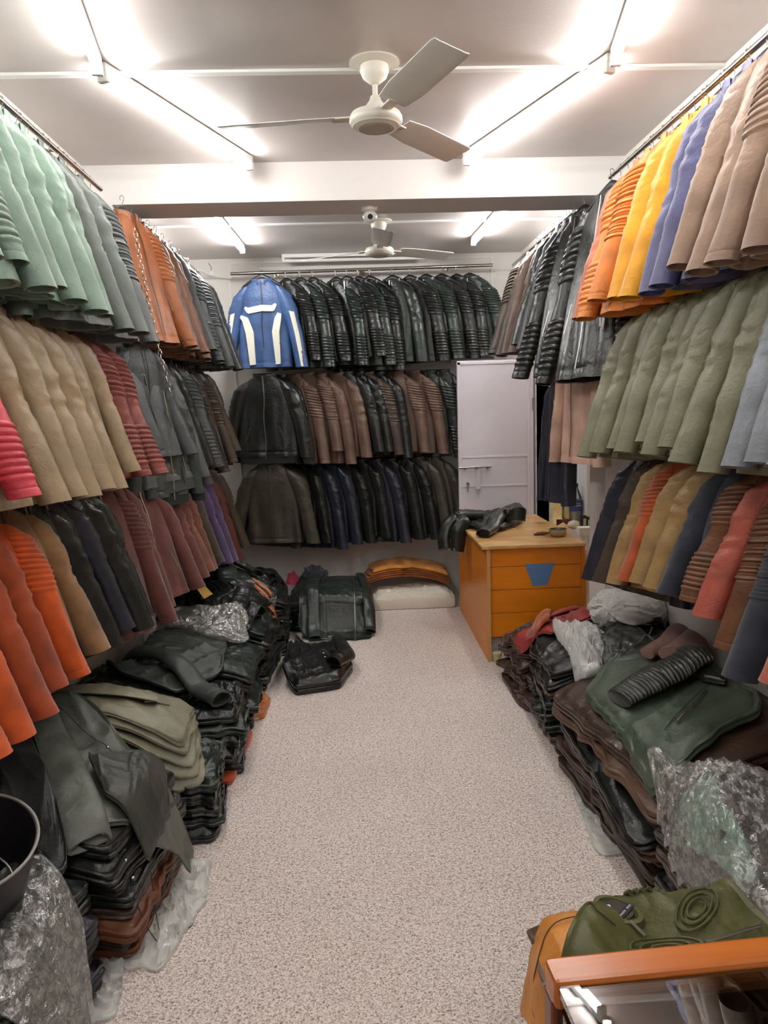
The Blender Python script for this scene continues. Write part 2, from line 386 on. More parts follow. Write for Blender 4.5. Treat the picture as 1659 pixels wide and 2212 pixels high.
def make_sleeve(sx, seed, L, ribs=(), bend=1., cuff=True, e=1.):
    f = sleeve_shape(sx, L, seed, bend); m_ = 120 if ribs else 60; n = 28; R = []
    r = np.random.RandomState(seed+(5 if sx > 0 else 0))
    for s in np.linspace(0, e, m_):
        x, y, z, rx, ry = f(s); X, Y = ell(rx, ry, n, 2.15)
        k = 1.
        for a, b2, nr in ribs:
            if a < s < b2:
                k += .20*(abs(math.sin(PI*nr*(s-a)/(b2-a)))**.6)-.07
        if abs(s-.955) < .005: k *= .96
        k2 = 1+.03*math.sin(s*7+r.rand()*.1)
        R.append(np.stack([x+X*k*k2, y+Y*k, np.full(n, z)+X*sx*-.25*(1-s)], 1))
    A = np.concatenate(R)
    tt = np.repeat(np.linspace(0, 1, m_), n)
    amp = wr(A*[1, 1, .3], seed*3+1, 10, .0035, 3, False)*np.clip(tt*5, 0, 1)
    el = np.exp(-((tt-.42)/.16)**2)+.6*np.exp(-((tt-.15)/.08)**2)+.25
    amp = amp+wr(A*[.6, .6, 1.5], seed*5+2, 13, .0030, 3)*el*(1. if not ribs else .3)
    A[:, 0] += sx*amp; A[:, 1] += amp*np.sign(A[:, 1])
    R = [A[i*n:(i+1)*n] for i in range(m_)]
    c = R[-1].mean(0); R.append((R[-1]-c)*[.85, .85, 1]+c+[0, 0, .002]); R.append((R[-1]-c)*[.9, .9, 1]+c+[0, 0, .04])
    return MB().rings(R)
def make_collar(seed):
    n = 40; R = []
    q = np.linspace(-PI/2+.28, 1.5*PI-.28, n)
    for z, k, t in ((-.105, 1.0, 0), (-.085, 1.04, 0), (-.072, 1.07, 0), (-.066, 1.05, .003), (-.068, .96, .0), (-.085, .92, 0), (-.105, .9, 0)):
        R.append([(math.cos(a)*.078*k, math.sin(a)*.058*k-.004*math.sin(a), z-.012*max(0, -math.sin(a))+t) for a in q])
    return MB().rings(R, closed=False, cap0=False, cap1=False)
def band(P, wd, nrm, th=.002):
    """flat ribbon along points P, offset along -y"""
    P = np.array(P, float); R = []
    for i, p in enumerate(P):
        t = P[min(i+1, len(P)-1)]-P[max(i-1, 0)]; t /= np.linalg.norm(t)+1e-9
        s = np.cross(t, nrm); s /= np.linalg.norm(s)+1e-9
        R.append([p-s*wd/2, p+s*wd/2, p+s*wd/2+nrm*th, p-s*wd/2+nrm*th])
    return MB().rings(R)
def front_y(x, z, L):
    wx, wy = body_half(z, L); u = min(.98, abs(x)/wx)
    return -wy*(1-u**2.5)**(1/2.5)
PROTO = {}
DEF = cloth((60, 60, 60))
def proto(key, seed, L=.70, ribs=(), bomber=False, bend=1., zips=1):
    P = []
    P.append(('body', make_body(seed, L if not bomber else L-.05)))
    for sx in (-1, 1):
        P.append(('sleeve', make_sleeve(sx, seed, L, ribs, bend, e=.93 if bomber else 1.)))
    P.append(('collar', make_collar(seed)))
    if bomber:
        R = []
        for z, k in ((-L+.052, 1.0), (-L+.04, .97), (-L+.01, .95), (-L, .95), (-L-.002, .88), (-L+.03, .8)):
            wx, wy = body_half(-L, L); x, y = ell(wx*k, wy*k, 96, 2.5)
            kk = 1+.012*np.sin(np.arange(96)*PI); R.append(np.stack([x*kk, y*kk, np.full(96, z)], 1))
        P.append(('hem_band', MB().rings(R)))
        f = sleeve_shape(1, L, 0, bend)
        for sx in (-1, 1):
            R = []
            for s, k in ((.925, .92), (.94, .8), (.985, .76), (1.0, .76), (1.0, .66), (.97, .6)):
                x, y, z, rx, ry = f(s); X, Y = ell(rx*k, ry*k, 40); R.append(np.stack([sx*x+X, y+Y, np.full(40, z)], 1))
            P.append(('cuff', MB().rings(R)))
    zz = np.linspace(-.085, -L+.03, 24)
    P.append(('zipper', band([(0.004*math.sin(z*20), front_y(0, z, L)-.011, z) for z in zz], .008, np.array([0, -1., 0]), .003)))
    if zips:
        for sx in (-1, 1):
            P.append(('pocket_zip', band([(sx*(.10+.03*u), front_y(.12, -.5, L)-.017, -.44-.10*u) for u in np.linspace(0, 1, 8)], .006, np.array([0, -1., 0]), .003)))
    out = []
    for nm, mb in P:
        o = mb.obj(nm, DEF, None, True); o.hide_render = False
        me = o.data; bpy.data.objects.remove(o); out.append((nm, me))
    PROTO[key] = out
RIB1 = ((.12, .42, 8), (.62, .92, 8)); RIB2 = ((.08, .46, 11),); RIB3 = ((.34, .58, 11), (.12, .32, 6))
for k, s in (('plain_a', 1), ('plain_b', 2), ('plain_c', 3), ('plain_d', 4)): proto(k, s)
proto('ribbed_a', 11, ribs=RIB1); proto('ribbed_b', 12, ribs=RIB1, bend=1.8)
proto('shoulder', 13, ribs=RIB2); proto('elbow', 14, ribs=RIB3)
proto('bomber', 15, bomber=True)
proto('coat', 16, zips=0); proto('coat_b', 17, zips=0)
PLAINS = ['plain_a', 'plain_b', 'plain_c', 'plain_d']
# hanger prototype: wire hook and moulded shoulder bar
hk = [(0.0, 0.012*math.cos(a), .004+.012*math.sin(a)) for a in np.linspace(-.9, PI+.2, 12)]
hk = [(0, p[1], p[2]) for p in hk]+[(0, -.008, -.012), (0, -.001, -.024), (0, 0, -.055)]
o = MB().tube(hk, .0018, 6).obj('hook', CHROME, None, True); HK = o.data; bpy.data.objects.remove(o)
R = []
for x in np.linspace(-.19, .19, 25):
    zc = -.058-.10*abs(x/.19)**1.3-.012*(abs(x) > .17); h = .012+.012*(1-abs(x/.19)); R.append([(x, .011*math.cos(a), zc+h*math.sin(a)) for a in np.linspace(0, 2*PI, 10, endpoint=False)])
o = MB().rings(R).obj('shoulder_bar', BLACKP, None, True); HB = o.data; bpy.data.objects.remove(o)
o = MB().box((-.055, -.01, -.10), (.055, .01, -.072), .006).box((-.03, -.008, -.075), (.03, .008, -.055), .005).obj('neck_block', BLACKP, None, True); HN = o.data; bpy.data.objects.remove(o)
def put(me, name, parent, mat):
    o = bpy.data.objects.new(name, me); C.objects.link(o); o.parent = parent
    o.material_slots[0].link = 'OBJECT'; o.material_slots[0].material = mat
    return o
def hanger(loc, rz, label, group, full=True):
    t = thing('clothes_hanger', label, 'hanger', loc, rz, group)
    put(HK, 'hook', t, CHROME)
    if full: put(HB, 'shoulder_bar', t, BLACKP); put(HN, 'neck_block', t, BLACKP)
    return t
def darker(c, k=.6): return tuple(int(v*k) for v in c)
def jacket(key, loc, rz, rgb, kind, label, group, sc=(1, 1, 1), trim=None, name='leather_jacket', tilt=(0, 0)):
    t = thing(name, label, 'jacket', loc, rz, group); t.scale = sc
    t.rotation_euler = (tilt[0], tilt[1], rz)
    mat = cloth(rgb, kind)
    for nm, me in PROTO[key]:
        mm = mat
        if nm in ('zipper', 'pocket_zip'): mm = STEEL if sum(rgb) < 190 else cloth(darker(rgb, .55), 'flat', .4)
        if nm in ('hem_band', 'cuff'): mm = cloth(trim or darker(rgb, .7), 'flat', .9)
        put(me, nm, t, mm)
    return t
COL = dict(green=(116, 139, 124), sage=(84, 92, 85), grey=(84, 88, 88), taupe=(152, 132, 104), redrib=(128, 66, 57), pink=(204, 70, 84),
  orange=(192, 80, 20), burnt=(150, 62, 22), brownsuede=(138, 104, 68), black=(29, 31, 30), navyblack=(42, 43, 54), maroon=(94, 47, 41), rustbrown=(116, 70, 52),
  camel=(118, 76, 50), tan=(150, 88, 50), purple=(80, 62, 100), charcoal=(70, 74, 76), darkbrown=(70, 58, 47), brown=(104, 80, 68), greenblack=(38, 46, 42),
  navy=(38, 42, 54), olive=(119, 119, 94), orangel=(212, 126, 50), yellow=(224, 158, 20), violet=(82, 82, 120), beige=(146, 119, 100), rust=(178, 104, 74),
  khaki=(160, 130, 84), rustsuede=(172, 78, 28), denim=(44, 48, 60), coral=(180, 92, 76), greyblue=(130, 136, 144), blush=(190, 156, 138), chestnut=(110, 70, 44), olivelong=(64, 60, 48))
ADJ = {}
def side_row(side, rodz, xend, hang_x, items, rowname, group, ang=23, hang=False, ysc=.70, start='column'):
    """items: (y of outer end, hem z, colour, kind, proto, description)"""
    cnt = {}; near = items[-1][0] < 4.1; ords = {}
    for i in (reversed(range(len(items))) if near else range(len(items))):
        d_ = items[i][5]; ords[i] = cnt.get(d_, 0); cnt[d_] = ords[i]+1
    for i, (y, hz, col, kind, key, desc) in enumerate(items):
        a = math.radians(ang+rnd.uniform(-4, 4)); reach = .31
        u = (math.sin(a), math.cos(a)) if side == 'L' else (-math.sin(a), math.cos(a))
        hx = hang_x; hy = y-reach*u[1]
        rz = (PI/2-a) if side == 'L' else -(PI/2-a)
        k = ords[i]
        lab = '%s %s jacket from the %s, %s' % (ORD[k], desc, start, rowname)
        sz = (rodz-hz)/.70
        jacket(key, (hx, hy, rodz), rz, COL[col], kind, lab, group, (1, 1.05*ysc, sz), tilt=(-.17+rnd.uniform(-.03, .03), rnd.uniform(-.03, .03)), name='suede_jacket' if kind == 'suede' else 'leather_jacket')
        if hang:
            hanger((hx, hy, rodz), rz, 'hanger of the %s %s jacket from the %s, %s' % (ORD[k], desc.split(' with')[0], start, rowname), group+' hangers')
def P_(i): return PLAINS[i % 4]
# left wall, near bay
RL = (-1.17, 2.745); RR = (1.33, 2.755)
side_row('L', 2.745, -.95, RL[0], [
 (2.00, 2.06, 'green', 'leather', 'shoulder', 'pale green quilted'), (2.18, 2.06, 'green', 'leather', 'plain_a', 'pale green'),
 (2.34, 2.07, 'green', 'leather', 'ribbed_a', 'pale green quilted'), (2.46, 2.01, 'green', 'leather', 'plain_b', 'pale green'), (2.64, 2.05, 'green', 'leather', 'plain_c', 'pale green'),
 (2.88, 2.05, 'green', 'leather', 'plain_d', 'pale green'), (3.04, 2.03, 'green', 'leather', 'plain_a', 'pale green'), (3.17, 2.03, 'green', 'leather', 'plain_b', 'pale green'),
 (3.32, 1.98, 'sage', 'leather', 'plain_c', 'grey green'), (3.52, 1.99, 'sage', 'leather', 'plain_d', 'grey green'), (3.74, 1.97, 'grey', 'leather', 'elbow', 'dark grey ribbed')],
 'near left wall, top row', 'jackets in the top row of the near left wall', hang=True)
side_row('L', 2.085, -.95, RL[0], [
 (2.0, 1.44, 'taupe', 'leather', 'plain_b', 'taupe leather'), (2.26, 1.42, 'pink', 'leather', 'ribbed_a', 'bright pink quilted'), (2.46, 1.38, 'taupe', 'leather', 'plain_a', 'taupe leather'), (2.64, 1.38, 'taupe', 'leather', 'plain_c', 'taupe leather'),
 (2.82, 1.37, 'taupe', 'leather', 'plain_d', 'taupe leather'), (2.98, 1.38, 'taupe', 'leather', 'plain_b', 'taupe leather'), (3.14, 1.36, 'taupe', 'leather', 'plain_a', 'taupe leather'), (3.34, 1.40, 'taupe', 'leather', 'plain_c', 'taupe leather'),
 (3.52, 1.38, 'redrib', 'leather', 'ribbed_a', 'brick red quilted'), (3.70, 1.37, 'redrib', 'leather', 'ribbed_b', 'brick red quilted')],
 'near left wall, middle row', 'jackets in the middle row of the near left wall')
side_row('L', 1.44, -.96, RL[0], [
 (1.95, .80, 'orange', 'suede', 'plain_a', 'orange suede'), (2.12, .78, 'orange', 'suede', 'plain_b', 'orange suede'), (2.26, .79, 'burnt', 'suede', 'plain_c', 'burnt orange suede'), (2.42, .82, 'burnt', 'suede', 'plain_d', 'burnt orange suede'), (2.60, .79, 'orange', 'suede', 'shoulder', 'quilted orange suede'),
 (2.78, .80, 'brownsuede', 'suede', 'plain_a', 'light brown suede'), (2.95, .78, 'black', 'leather', 'plain_b', 'black zipped'), (3.12, .79, 'navyblack', 'leather', 'plain_c', 'blue black'), (3.27, .75, 'black', 'leather', 'plain_d', 'black zipped'),
 (3.42, .77, 'greenblack', 'leather', 'plain_a', 'greenish black'), (3.70, .66, 'maroon', 'suede', 'shoulder', 'maroon suede quilted'), (3.88, .70, 'maroon', 'suede', 'plain_b', 'plain maroon suede')],
 'near left wall, bottom row', 'jackets in the bottom row of the near left wall')
# left wall, far bay
side_row('L', 2.745, -.9, -1.12, [
 (4.42, 2.0, 'tan', 'leather', 'shoulder', 'glossy tan quilted'), (4.58, 2.0, 'brown', 'leather', 'plain_b', 'mid brown'), (4.74, 1.99, 'camel', 'leather', 'plain_c', 'camel leather'), (4.92, 1.98, 'camel', 'leather', 'plain_d', 'camel leather'), (5.08, 2.04, 'charcoal', 'leather', 'plain_a', 'slate grey'),
 (5.26, 1.98, 'charcoal', 'leather', 'ribbed_a', 'slate grey ribbed'), (5.46, 1.98, 'black', 'leather', 'plain_b', 'black leather'), (5.70, 1.96, 'charcoal', 'leather', 'elbow', 'slate grey ribbed'), (6.0, 1.95, 'black', 'leather', 'plain_c', 'black leather')],
 'top row beyond left column', 'jackets in the top row beyond the left column', hang=True)
side_row('L', 2.05, -.9, -1.12, [
 (4.3, 1.42, 'charcoal', 'leather', 'plain_a', 'charcoal smooth'), (4.55, 1.22, 'grey', 'leather', 'bomber', 'grey bomber'), (4.78, 1.32, 'black', 'leather', 'plain_b', 'black leather'), (4.98, 1.3, 'charcoal', 'leather', 'ribbed_a', 'charcoal ribbed'), (5.18, 1.27, 'black', 'leather', 'plain_d', 'black leather'),
 (5.40, 1.25, 'darkbrown', 'leather', 'ribbed_b', 'dark brown ribbed'), (5.64, 1.28, 'darkbrown', 'leather', 'elbow', 'dark brown ribbed'), (5.92, 1.35, 'darkbrown', 'leather', 'plain_a', 'worn dark brown')],
 'middle row beyond left column', 'jackets in the middle row beyond the left column')
side_row('L', 1.34, -.92, -1.12, [
 (4.18, .70, 'maroon', 'suede', 'plain_c', 'maroon suede'), (4.36, .72, 'maroon', 'suede', 'plain_d', 'maroon suede'), (4.55, .72, 'rustbrown', 'suede', 'plain_a', 'reddish brown suede'), (4.76, .70, 'rustbrown', 'suede', 'plain_b', 'reddish brown suede'), (4.98, .68, 'darkbrown', 'suede', 'plain_c', 'dark brown suede'),
 (5.25, .64, 'purple', 'suede', 'plain_a', 'purple suede'), (5.5, .6, 'purple', 'suede', 'plain_b', 'purple suede'), (5.75, .57, 'maroon', 'leather', 'plain_d', 'maroon leather'), (6.02, .6, 'darkbrown', 'leather', 'plain_a', 'dark brown leather')],
 'bottom row beyond left column', 'jackets in the bottom row beyond the left column')
# right wall, near bay
side_row('R', 2.755, 1.1, RR[0], [
 (1.78, 2.05, 'beige', 'leather', 'plain_b', 'beige brown'), (1.95, 2.03, 'beige', 'leather', 'ribbed_a', 'beige brown quilted'), (2.14, 2.03, 'beige', 'leather', 'plain_c', 'beige brown'), (2.30, 2.02, 'beige', 'leather', 'shoulder', 'beige brown quilted'), (2.45, 2.02, 'beige', 'leather', 'plain_d', 'beige brown'),
 (2.60, 2.06, 'beige', 'leather', 'plain_a', 'beige brown'), (2.76, 2.03, 'violet', 'leather', 'plain_b', 'violet blue'), (2.90, 2.03, 'violet', 'leather', 'plain_c', 'violet blue'), (3.05, 2.03, 'yellow', 'leather', 'plain_d', 'bright yellow'), (3.21, 2.05, 'yellow', 'leather', 'plain_a', 'bright yellow'),
 (3.40, 2.06, 'orangel', 'leather', 'elbow', 'light orange ribbed'), (3.57, 2.01, 'orangel', 'leather', 'ribbed_a', 'light orange ribbed'), (3.70, 2.03, 'rust', 'leather', 'plain_c', 'rust brown')],
 'near right wall, top row', 'jackets in the top row of the near right wall', hang=True)
side_row('R', 2.13, 1.1, RR[0], [
 (1.75, 1.47, 'greyblue', 'leather', 'plain_d', 'pale grey blue'), (1.92, 1.46, 'greyblue', 'leather', 'plain_b', 'pale grey blue'), (2.08, 1.47, 'greyblue', 'leather', 'plain_c', 'pale grey blue'), (2.22, 1.45, 'greyblue', 'leather', 'plain_a', 'pale grey blue'), (2.34, 1.42, 'olive', 'leather', 'plain_b', 'pale olive'), (2.50, 1.43, 'olive', 'leather', 'plain_d', 'pale olive'), (2.66, 1.48, 'olive', 'leather', 'plain_a', 'pale olive'),
 (2.80, 1.44, 'olive', 'leather', 'plain_c', 'pale olive'), (2.93, 1.49, 'olive', 'leather', 'plain_b', 'pale olive'), (3.07, 1.44, 'olive', 'leather', 'plain_a', 'pale olive'), (3.22, 1.45, 'olive', 'leather', 'plain_d', 'pale olive'), (3.38, 1.42, 'olive', 'leather', 'plain_c', 'pale olive'), (3.54, 1.39, 'olive', 'leather', 'plain_b', 'pale olive')],
 'near right wall, middle row', 'jackets in the middle row of the near right wall')
side_row('R', 1.50, 1.1, RR[0], [
 (1.78, .86, 'coral', 'leather', 'plain_a', 'coral pink'), (1.98, .88, 'coral', 'suede', 'plain_b', 'coral pink'), (2.16, .84, 'denim', 'suede', 'elbow', 'navy ribbed'), (2.28, .90, 'chestnut', 'leather', 'elbow', 'chestnut ribbed'), (2.40, .96, 'coral', 'leather', 'plain_c', 'coral pink'),
 (2.50, .98, 'chestnut', 'leather', 'ribbed_a', 'chestnut ribbed'), (2.70, .96, 'denim', 'suede', 'plain_d', 'dark navy'), (2.82, .95, 'khaki', 'leather', 'plain_b', 'mustard khaki'), (2.95, .94, 'khaki', 'leather', 'plain_a', 'mustard khaki'), (3.11, .91, 'rustsuede', 'suede', 'shoulder', 'rust orange suede'),
 (3.24, .88, 'khaki', 'leather', 'plain_c', 'mustard khaki'), (3.38, .84, 'darkbrown', 'leather', 'plain_d', 'dark brown'), (3.54, .82, 'navyblack', 'leather', 'plain_a', 'blue black')],
 'near right wall, bottom row', 'jackets in the bottom row of the near right wall')
# right wall, far bay (above and before the doorway)
side_row('R', 2.745, 1.12, 1.3, [
 (4.12, 1.74, 'black', 'leather', 'ribbed_a', 'black quilted'), (4.55, 1.78, 'black', 'leather', 'ribbed_b', 'black quilted'), (4.72, 1.96, 'charcoal', 'leather', 'plain_b', 'slate grey'), (4.88, 2.0, 'greenblack', 'leather', 'plain_c', 'greenish black'), (5.04, 1.97, 'brown', 'leather', 'plain_d', 'mid brown'),
 (5.2, 1.97, 'brown', 'leather', 'plain_a', 'mid brown'), (5.38, 1.97, 'darkbrown', 'leather', 'plain_b', 'dark brown'), (5.62, 2.0, 'darkbrown', 'leather', 'shoulder', 'dark brown quilted')],
 'top row beyond right column', 'jackets in the top row beyond the right column', ang=27, hang=True)
jacket('coat', (1.21, 4.0, 2.12), math.radians(-76), COL['blush'], 'leather', 'blush pink long coat hanging beside the right column', 'coats hung by the right column', (.8, .85, 1.12), name='leather_coat')
jacket('coat_b', (1.30, 4.45, 2.12), math.radians(-74), COL['blush'], 'leather', 'blush pink long coat hanging behind the nearer one, right column', 'coats hung by the right column', (.6, .8, 1.15), name='leather_coat')
jacket('coat', (1.17, 4.3, 1.88), math.radians(-78), COL['navyblack'], 'leather', 'long black coat hanging below the pink coats before doorway', 'coats hung by the right column', (.55, .8, 1.12), name='leather_coat')
# loose jackets hung on the left column by the chain
jacket('plain_d', (-1.07, 4.02, 2.09), math.radians(66), COL['charcoal'], 'leather', 'charcoal jacket with zipped cuff hung on the left column under tan sleeve', 'jackets hung on the left column', (.9, .8, .98))
jacket('bomber', (-1.02, 4.14, 1.86), math.radians(64), (58, 66, 64), 'leather', 'dark grey green bomber with ribbed hem hung low by the left column', 'jackets hung on the left column', (.95, .9, .98), trim=(34, 40, 42), name='bomber_jacket')
# back wall
def back_row(rodz, yend, items, rowname, group, ang=30, hang=False, ysc=.72):
    cnt = {}
    for i, (x, hz, col, kind, key, desc) in enumerate(items):
        a = math.radians(ang+rnd.uniform(-4, 4)); reach = .315
        hx = x-reach*math.cos(a); hy = yend+reach*math.sin(a)
        k = cnt.get(desc, 0); cnt[desc] = k+1
        jacket(key, (hx, hy, rodz), -a, COL[col], kind, '%s %s jacket from the left, %s' % (ORD[k], desc, rowname), group, (1, ysc, (rodz-hz)/.70), tilt=(rnd.uniform(-.02, .02), rnd.uniform(-.025, .025)))
        if hang: hanger((hx, hy, rodz), -a, 'hanger of the %s %s jacket from the left, %s' % (ORD[k], desc, rowname), group+' hangers')
back_row(2.775, 6.36, [(-.22, 2.06, 'black', 'leather', 'ribbed_a', 'black ribbed'), (-.10, 2.0, 'greenblack', 'leather', 'ribbed_b', 'black biker'), (.0, 2.04, 'black', 'leather', 'ribbed_a', 'black ribbed'), (.18, 2.02, 'greenblack', 'leather', 'ribbed_b', 'black biker'),
 (.29, 2.07, 'black', 'leather', 'ribbed_a', 'black ribbed'), (.37, 2.0, 'greenblack', 'leather', 'ribbed_a', 'black biker'), (.47, 1.97, 'black', 'leather', 'ribbed_b', 'black ribbed'), (.66, 2.03, 'greenblack', 'leather', 'plain_b', 'plain black'), (.80, 2.02, 'black', 'leather', 'ribbed_a', 'black ribbed'),
 (.94, 2.04, 'greenblack', 'leather', 'ribbed_b', 'black biker'), (1.07, 2.04, 'black', 'leather', 'ribbed_a', 'black ribbed'), (1.18, 2.06, 'black', 'leather', 'ribbed_b', 'black ribbed'), (1.30, 2.07, 'greenblack', 'leather', 'shoulder', 'black biker')], 'back wall, top row', 'black jackets in the top row of the back wall', hang=True)
back_row(2.035, 6.36, [(-.42, 1.23, 'black', 'leather', 'bomber', 'black bomber'), (-.31, 1.22, 'black', 'leather', 'plain_b', 'black leather'), (-.19, 1.22, 'brown', 'leather', 'shoulder', 'brown leather'), (-.08, 1.32, 'brown', 'leather', 'elbow', 'brown ribbed'), (.02, 1.21, 'brown', 'leather', 'plain_c', 'brown leather'), (.16, 1.26, 'brown', 'leather', 'plain_d', 'brown leather'),
 (.25, 1.3, 'black', 'leather', 'plain_a', 'black leather'), (.33, 1.30, 'black', 'leather', 'plain_b', 'black leather'), (.41, 1.27, 'darkbrown', 'leather', 'elbow', 'dark brown ribbed'), (.50, 1.25, 'black', 'leather', 'plain_c', 'black leather'), (.65, 1.29, 'brown', 'leather', 'shoulder', 'brown leather'),
 (.79, 1.27, 'brown', 'leather', 'shoulder', 'brown leather'), (.93, 1.24, 'greenblack', 'leather', 'ribbed_a', 'black ribbed'), (1.04, 1.26, 'black', 'leather', 'ribbed_b', 'black ribbed')], 'back wall, middle row', 'jackets in the middle row of the back wall')
back_row(1.31, 6.37, [(-.44, .53, 'olivelong', 'leather', 'coat', 'charcoal olive long'), (-.32, .58, 'olivelong', 'leather', 'coat_b', 'charcoal olive long'), (-.20, .56, 'black', 'leather', 'coat', 'long black'), (-.07, .50, 'navy', 'leather', 'coat_b', 'long navy'), (.06, .54, 'navy', 'leather', 'coat', 'long navy'),
 (.18, .55, 'black', 'leather', 'coat_b', 'long black'), (.32, .59, 'black', 'leather', 'coat', 'long black'), (.45, .53, 'navyblack', 'leather', 'coat_b', 'long blue black'), (.58, .56, 'black', 'leather', 'coat', 'long black'), (.70, .55, 'black', 'leather', 'coat_b', 'long black'), (.82, .58, 'olivelong', 'leather', 'coat', 'charcoal olive long'), (.96, .60, 'olivelong', 'leather', 'coat_b', 'charcoal olive long')],
 'back wall, bottom row', 'long jackets in the bottom row of the back wall')
# full-front ones at the left end of each back row
bl = jacket('plain_a', (-.665, 6.33, 2.775), math.radians(-8), (56, 86, 134), 'leather', 'bright blue jacket with white stripes facing the room on back rail', 'left-end jackets on the back wall', (1.05, .8, 1.1), name='racing_jacket')
WH = cloth((232, 230, 214), 'flat', .5)
def on_front(pts, wds, L=.70):
    R = []; P = np.array(pts, float); Q = []
    for i in range(len(P)-1):
        for u in np.linspace(0, 1, 8, endpoint=(i == len(P)-2)): Q.append((*(P[i]+(P[i+1]-P[i])*u), wds[i]+(wds[i+1]-wds[i])*u))
    for i, (x, z, wd) in enumerate(Q):
        t = np.array(Q[min(i+1, len(Q)-1)][:2])-np.array(Q[max(i-1, 0)][:2]); t /= np.linalg.norm(t); s = np.array([t[1], -t[0]])*wd/2
        y = front_y(x, z, L)-.018
        R.append([(x-s[0], y, z-s[1]), (x+s[0], y, z+s[1]), (x+s[0], y+.02, z+s[1]), (x-s[0], y+.02, z-s[1])])
    return MB().rings(R)
for pts, wd in (([(-.13, -.27), (-.10, -.295), (0, -.28), (.085, -.285), (.11, -.255)], [.016, .042, .044, .042, .018]),
                ([(-.17, -.33), (-.13, -.36), (-.10, -.45), (-.085, -.68)], [.02, .05, .062, .045]), ([(.135, -.32), (.12, -.36), (.10, -.45), (.11, -.68)], [.03, .05, .055, .036])):
    on_front(pts, wd).obj('stripe', WH, bl)
for sx in (-1, 1):
    f = sleeve_shape(sx, .70, 1, 1.); R = []
    for s in np.linspace(.34, .99, 24):
        x, y, z, rx, ry = f(s); R.append([(x+sx*rx*math.sin(q)*1.10, y-ry*math.cos(q)*1.12, z-.015*math.sin(q)) for q in (.05, .35, .65)]+[(x+sx*rx*math.sin(q)*.9, y-ry*math.cos(q)*.9, z) for q in (.65, .35, .05)])
    MB().rings(R).obj('sleeve_stripe', WH, bl)
hanger((-.665, 6.33, 2.775), math.radians(-8), 'black hanger carrying the bright blue striped jacket', 'left-end hanger')
jacket('bomber', (-.68, 6.32, 2.035), math.radians(-10), COL['black'], 'leather', 'black bomber jacket facing the room under the blue jacket', 'left-end jackets on the back wall', (1.2, .85, 1.14), name='bomber_jacket', trim=(30, 31, 33))
jacket('coat', (-.66, 6.33, 1.31), math.radians(-10), COL['olivelong'], 'leather', 'dark charcoal long jacket facing the room under the black bomber', 'left-end jackets on the back wall', (1.15, .85, 1.04), name='leather_coat')

# ------------------------------------------------------------------ clothes rails
def rail(p0, p1, label, brackets=2, r=.0125, dr=(0, 0)):
    t = thing('clothes_rail', label, 'rail', p0); p1 = np.array(p1)-np.array(p0)
    MB().tube([(0, 0, 0), tuple(p1)], r, 12).obj('rail_pipe', CHROME, t, True)
    for k in range(brackets):
        u = (k+.5)/brackets if brackets > 2 else (.04, .96)[k]; c = p1*u
        q = MB(); d = np.array([dr[0], dr[1], 0]); q.tube([c, c+d], .006, 8)
        e = c+d; q.box((e[0]-(.004 if dr[0] else .02), e[1]-(.004 if dr[1] else .02), e[2]-.03), (e[0]+(.004 if dr[0] else .02), e[1]+(.004 if dr[1] else .02), e[2]+.03))
        q.obj('bracket', STEEL, t)
for nm, z in (('top', 2.745), ('middle', 2.085), ('lowest', 1.44)):
    rail((-1.17, .6, z), (-1.17, 3.95, z), 'chrome rail along near left wall, %s of three' % nm, 3, dr=(-.155, 0))
for nm, z in (('top', 2.755), ('middle', 2.13), ('lowest', 1.50)):
    rail((1.33, .6, z), (1.33, 3.95, z), 'chrome rail along near right wall, %s of three' % nm, 3, dr=(.155, 0))
for nm, z in (('top', 2.745), ('middle', 2.05), ('lowest', 1.34)):
    rail((-1.15, 4.58, z), (-1.15, 6.3, z), 'chrome rail beyond the left column, %s of three' % nm, 2, dr=(-.175, 0))
rail((1.33, 4.58, 2.745), (1.33, 6.25, 2.745), 'chrome rail beyond the right column above the doorway', 2, dr=(.155, 0))
for nm, z in (('top', 2.80), ('middle', 2.05), ('lowest', 1.32)):
    rail((-.94, 6.54, z-(.02 if nm == 'top' else 0)), (1.22, 6.54, z), 'chrome rail across the back wall, %s of three' % nm, 3, .014, dr=(0, .155))
# extra bare hooks on the near rails
for side, x, z in (('left', -1.17, 2.745), ('right', 1.33, 2.755)):
    for k in range(20):
        y = 1.9+k*.1
        hanger((x, y, z), (.8 if side == 'left' else -.8)+rnd.uniform(-.2, .2), 'thin wire hook of a hanger on the near %s top rail' % side, 'wire hooks on the near %s top rail' % side, False)
def chain(P, label):
    P = [np.array(p, float) for p in P]; Q = []
    for i in range(len(P)-1):
        n = max(1, int(np.linalg.norm(P[i+1]-P[i])/.026))
        for k in range(n): Q.append(P[i]+(P[i+1]-P[i])*k/n)
    mb = MB()
    for i in range(len(Q)-1):
        c = (Q[i]+Q[i+1])/2; t = (Q[i+1]-Q[i]); t /= np.linalg.norm(t); s = np.cross(t, [0, 1, 0] if i % 2 else [1, .3, 0]); s /= np.linalg.norm(s)
        mb.tube([c+t*.018*math.cos(a)+s*.009*math.sin(a) for a in np.linspace(0, 2*PI, 11)], .0026, 5)
    return tag(mb.obj('chain', CHROME, None, True), label, 'chain')
chain([at(290, 490, y=4.02), at(302, 560, y=4.0), at(330, 700, y=3.95), at(352, 790, y=3.93), at(372, 862, y=3.9)], 'steel link chain hanging over jackets at the left column')
chain([at(1262, 455, y=4.0), at(1250, 600, y=3.9), at(1238, 720, y=3.85), at(1222, 830, y=3.83)], 'steel link chain hanging over black jackets at the right column')
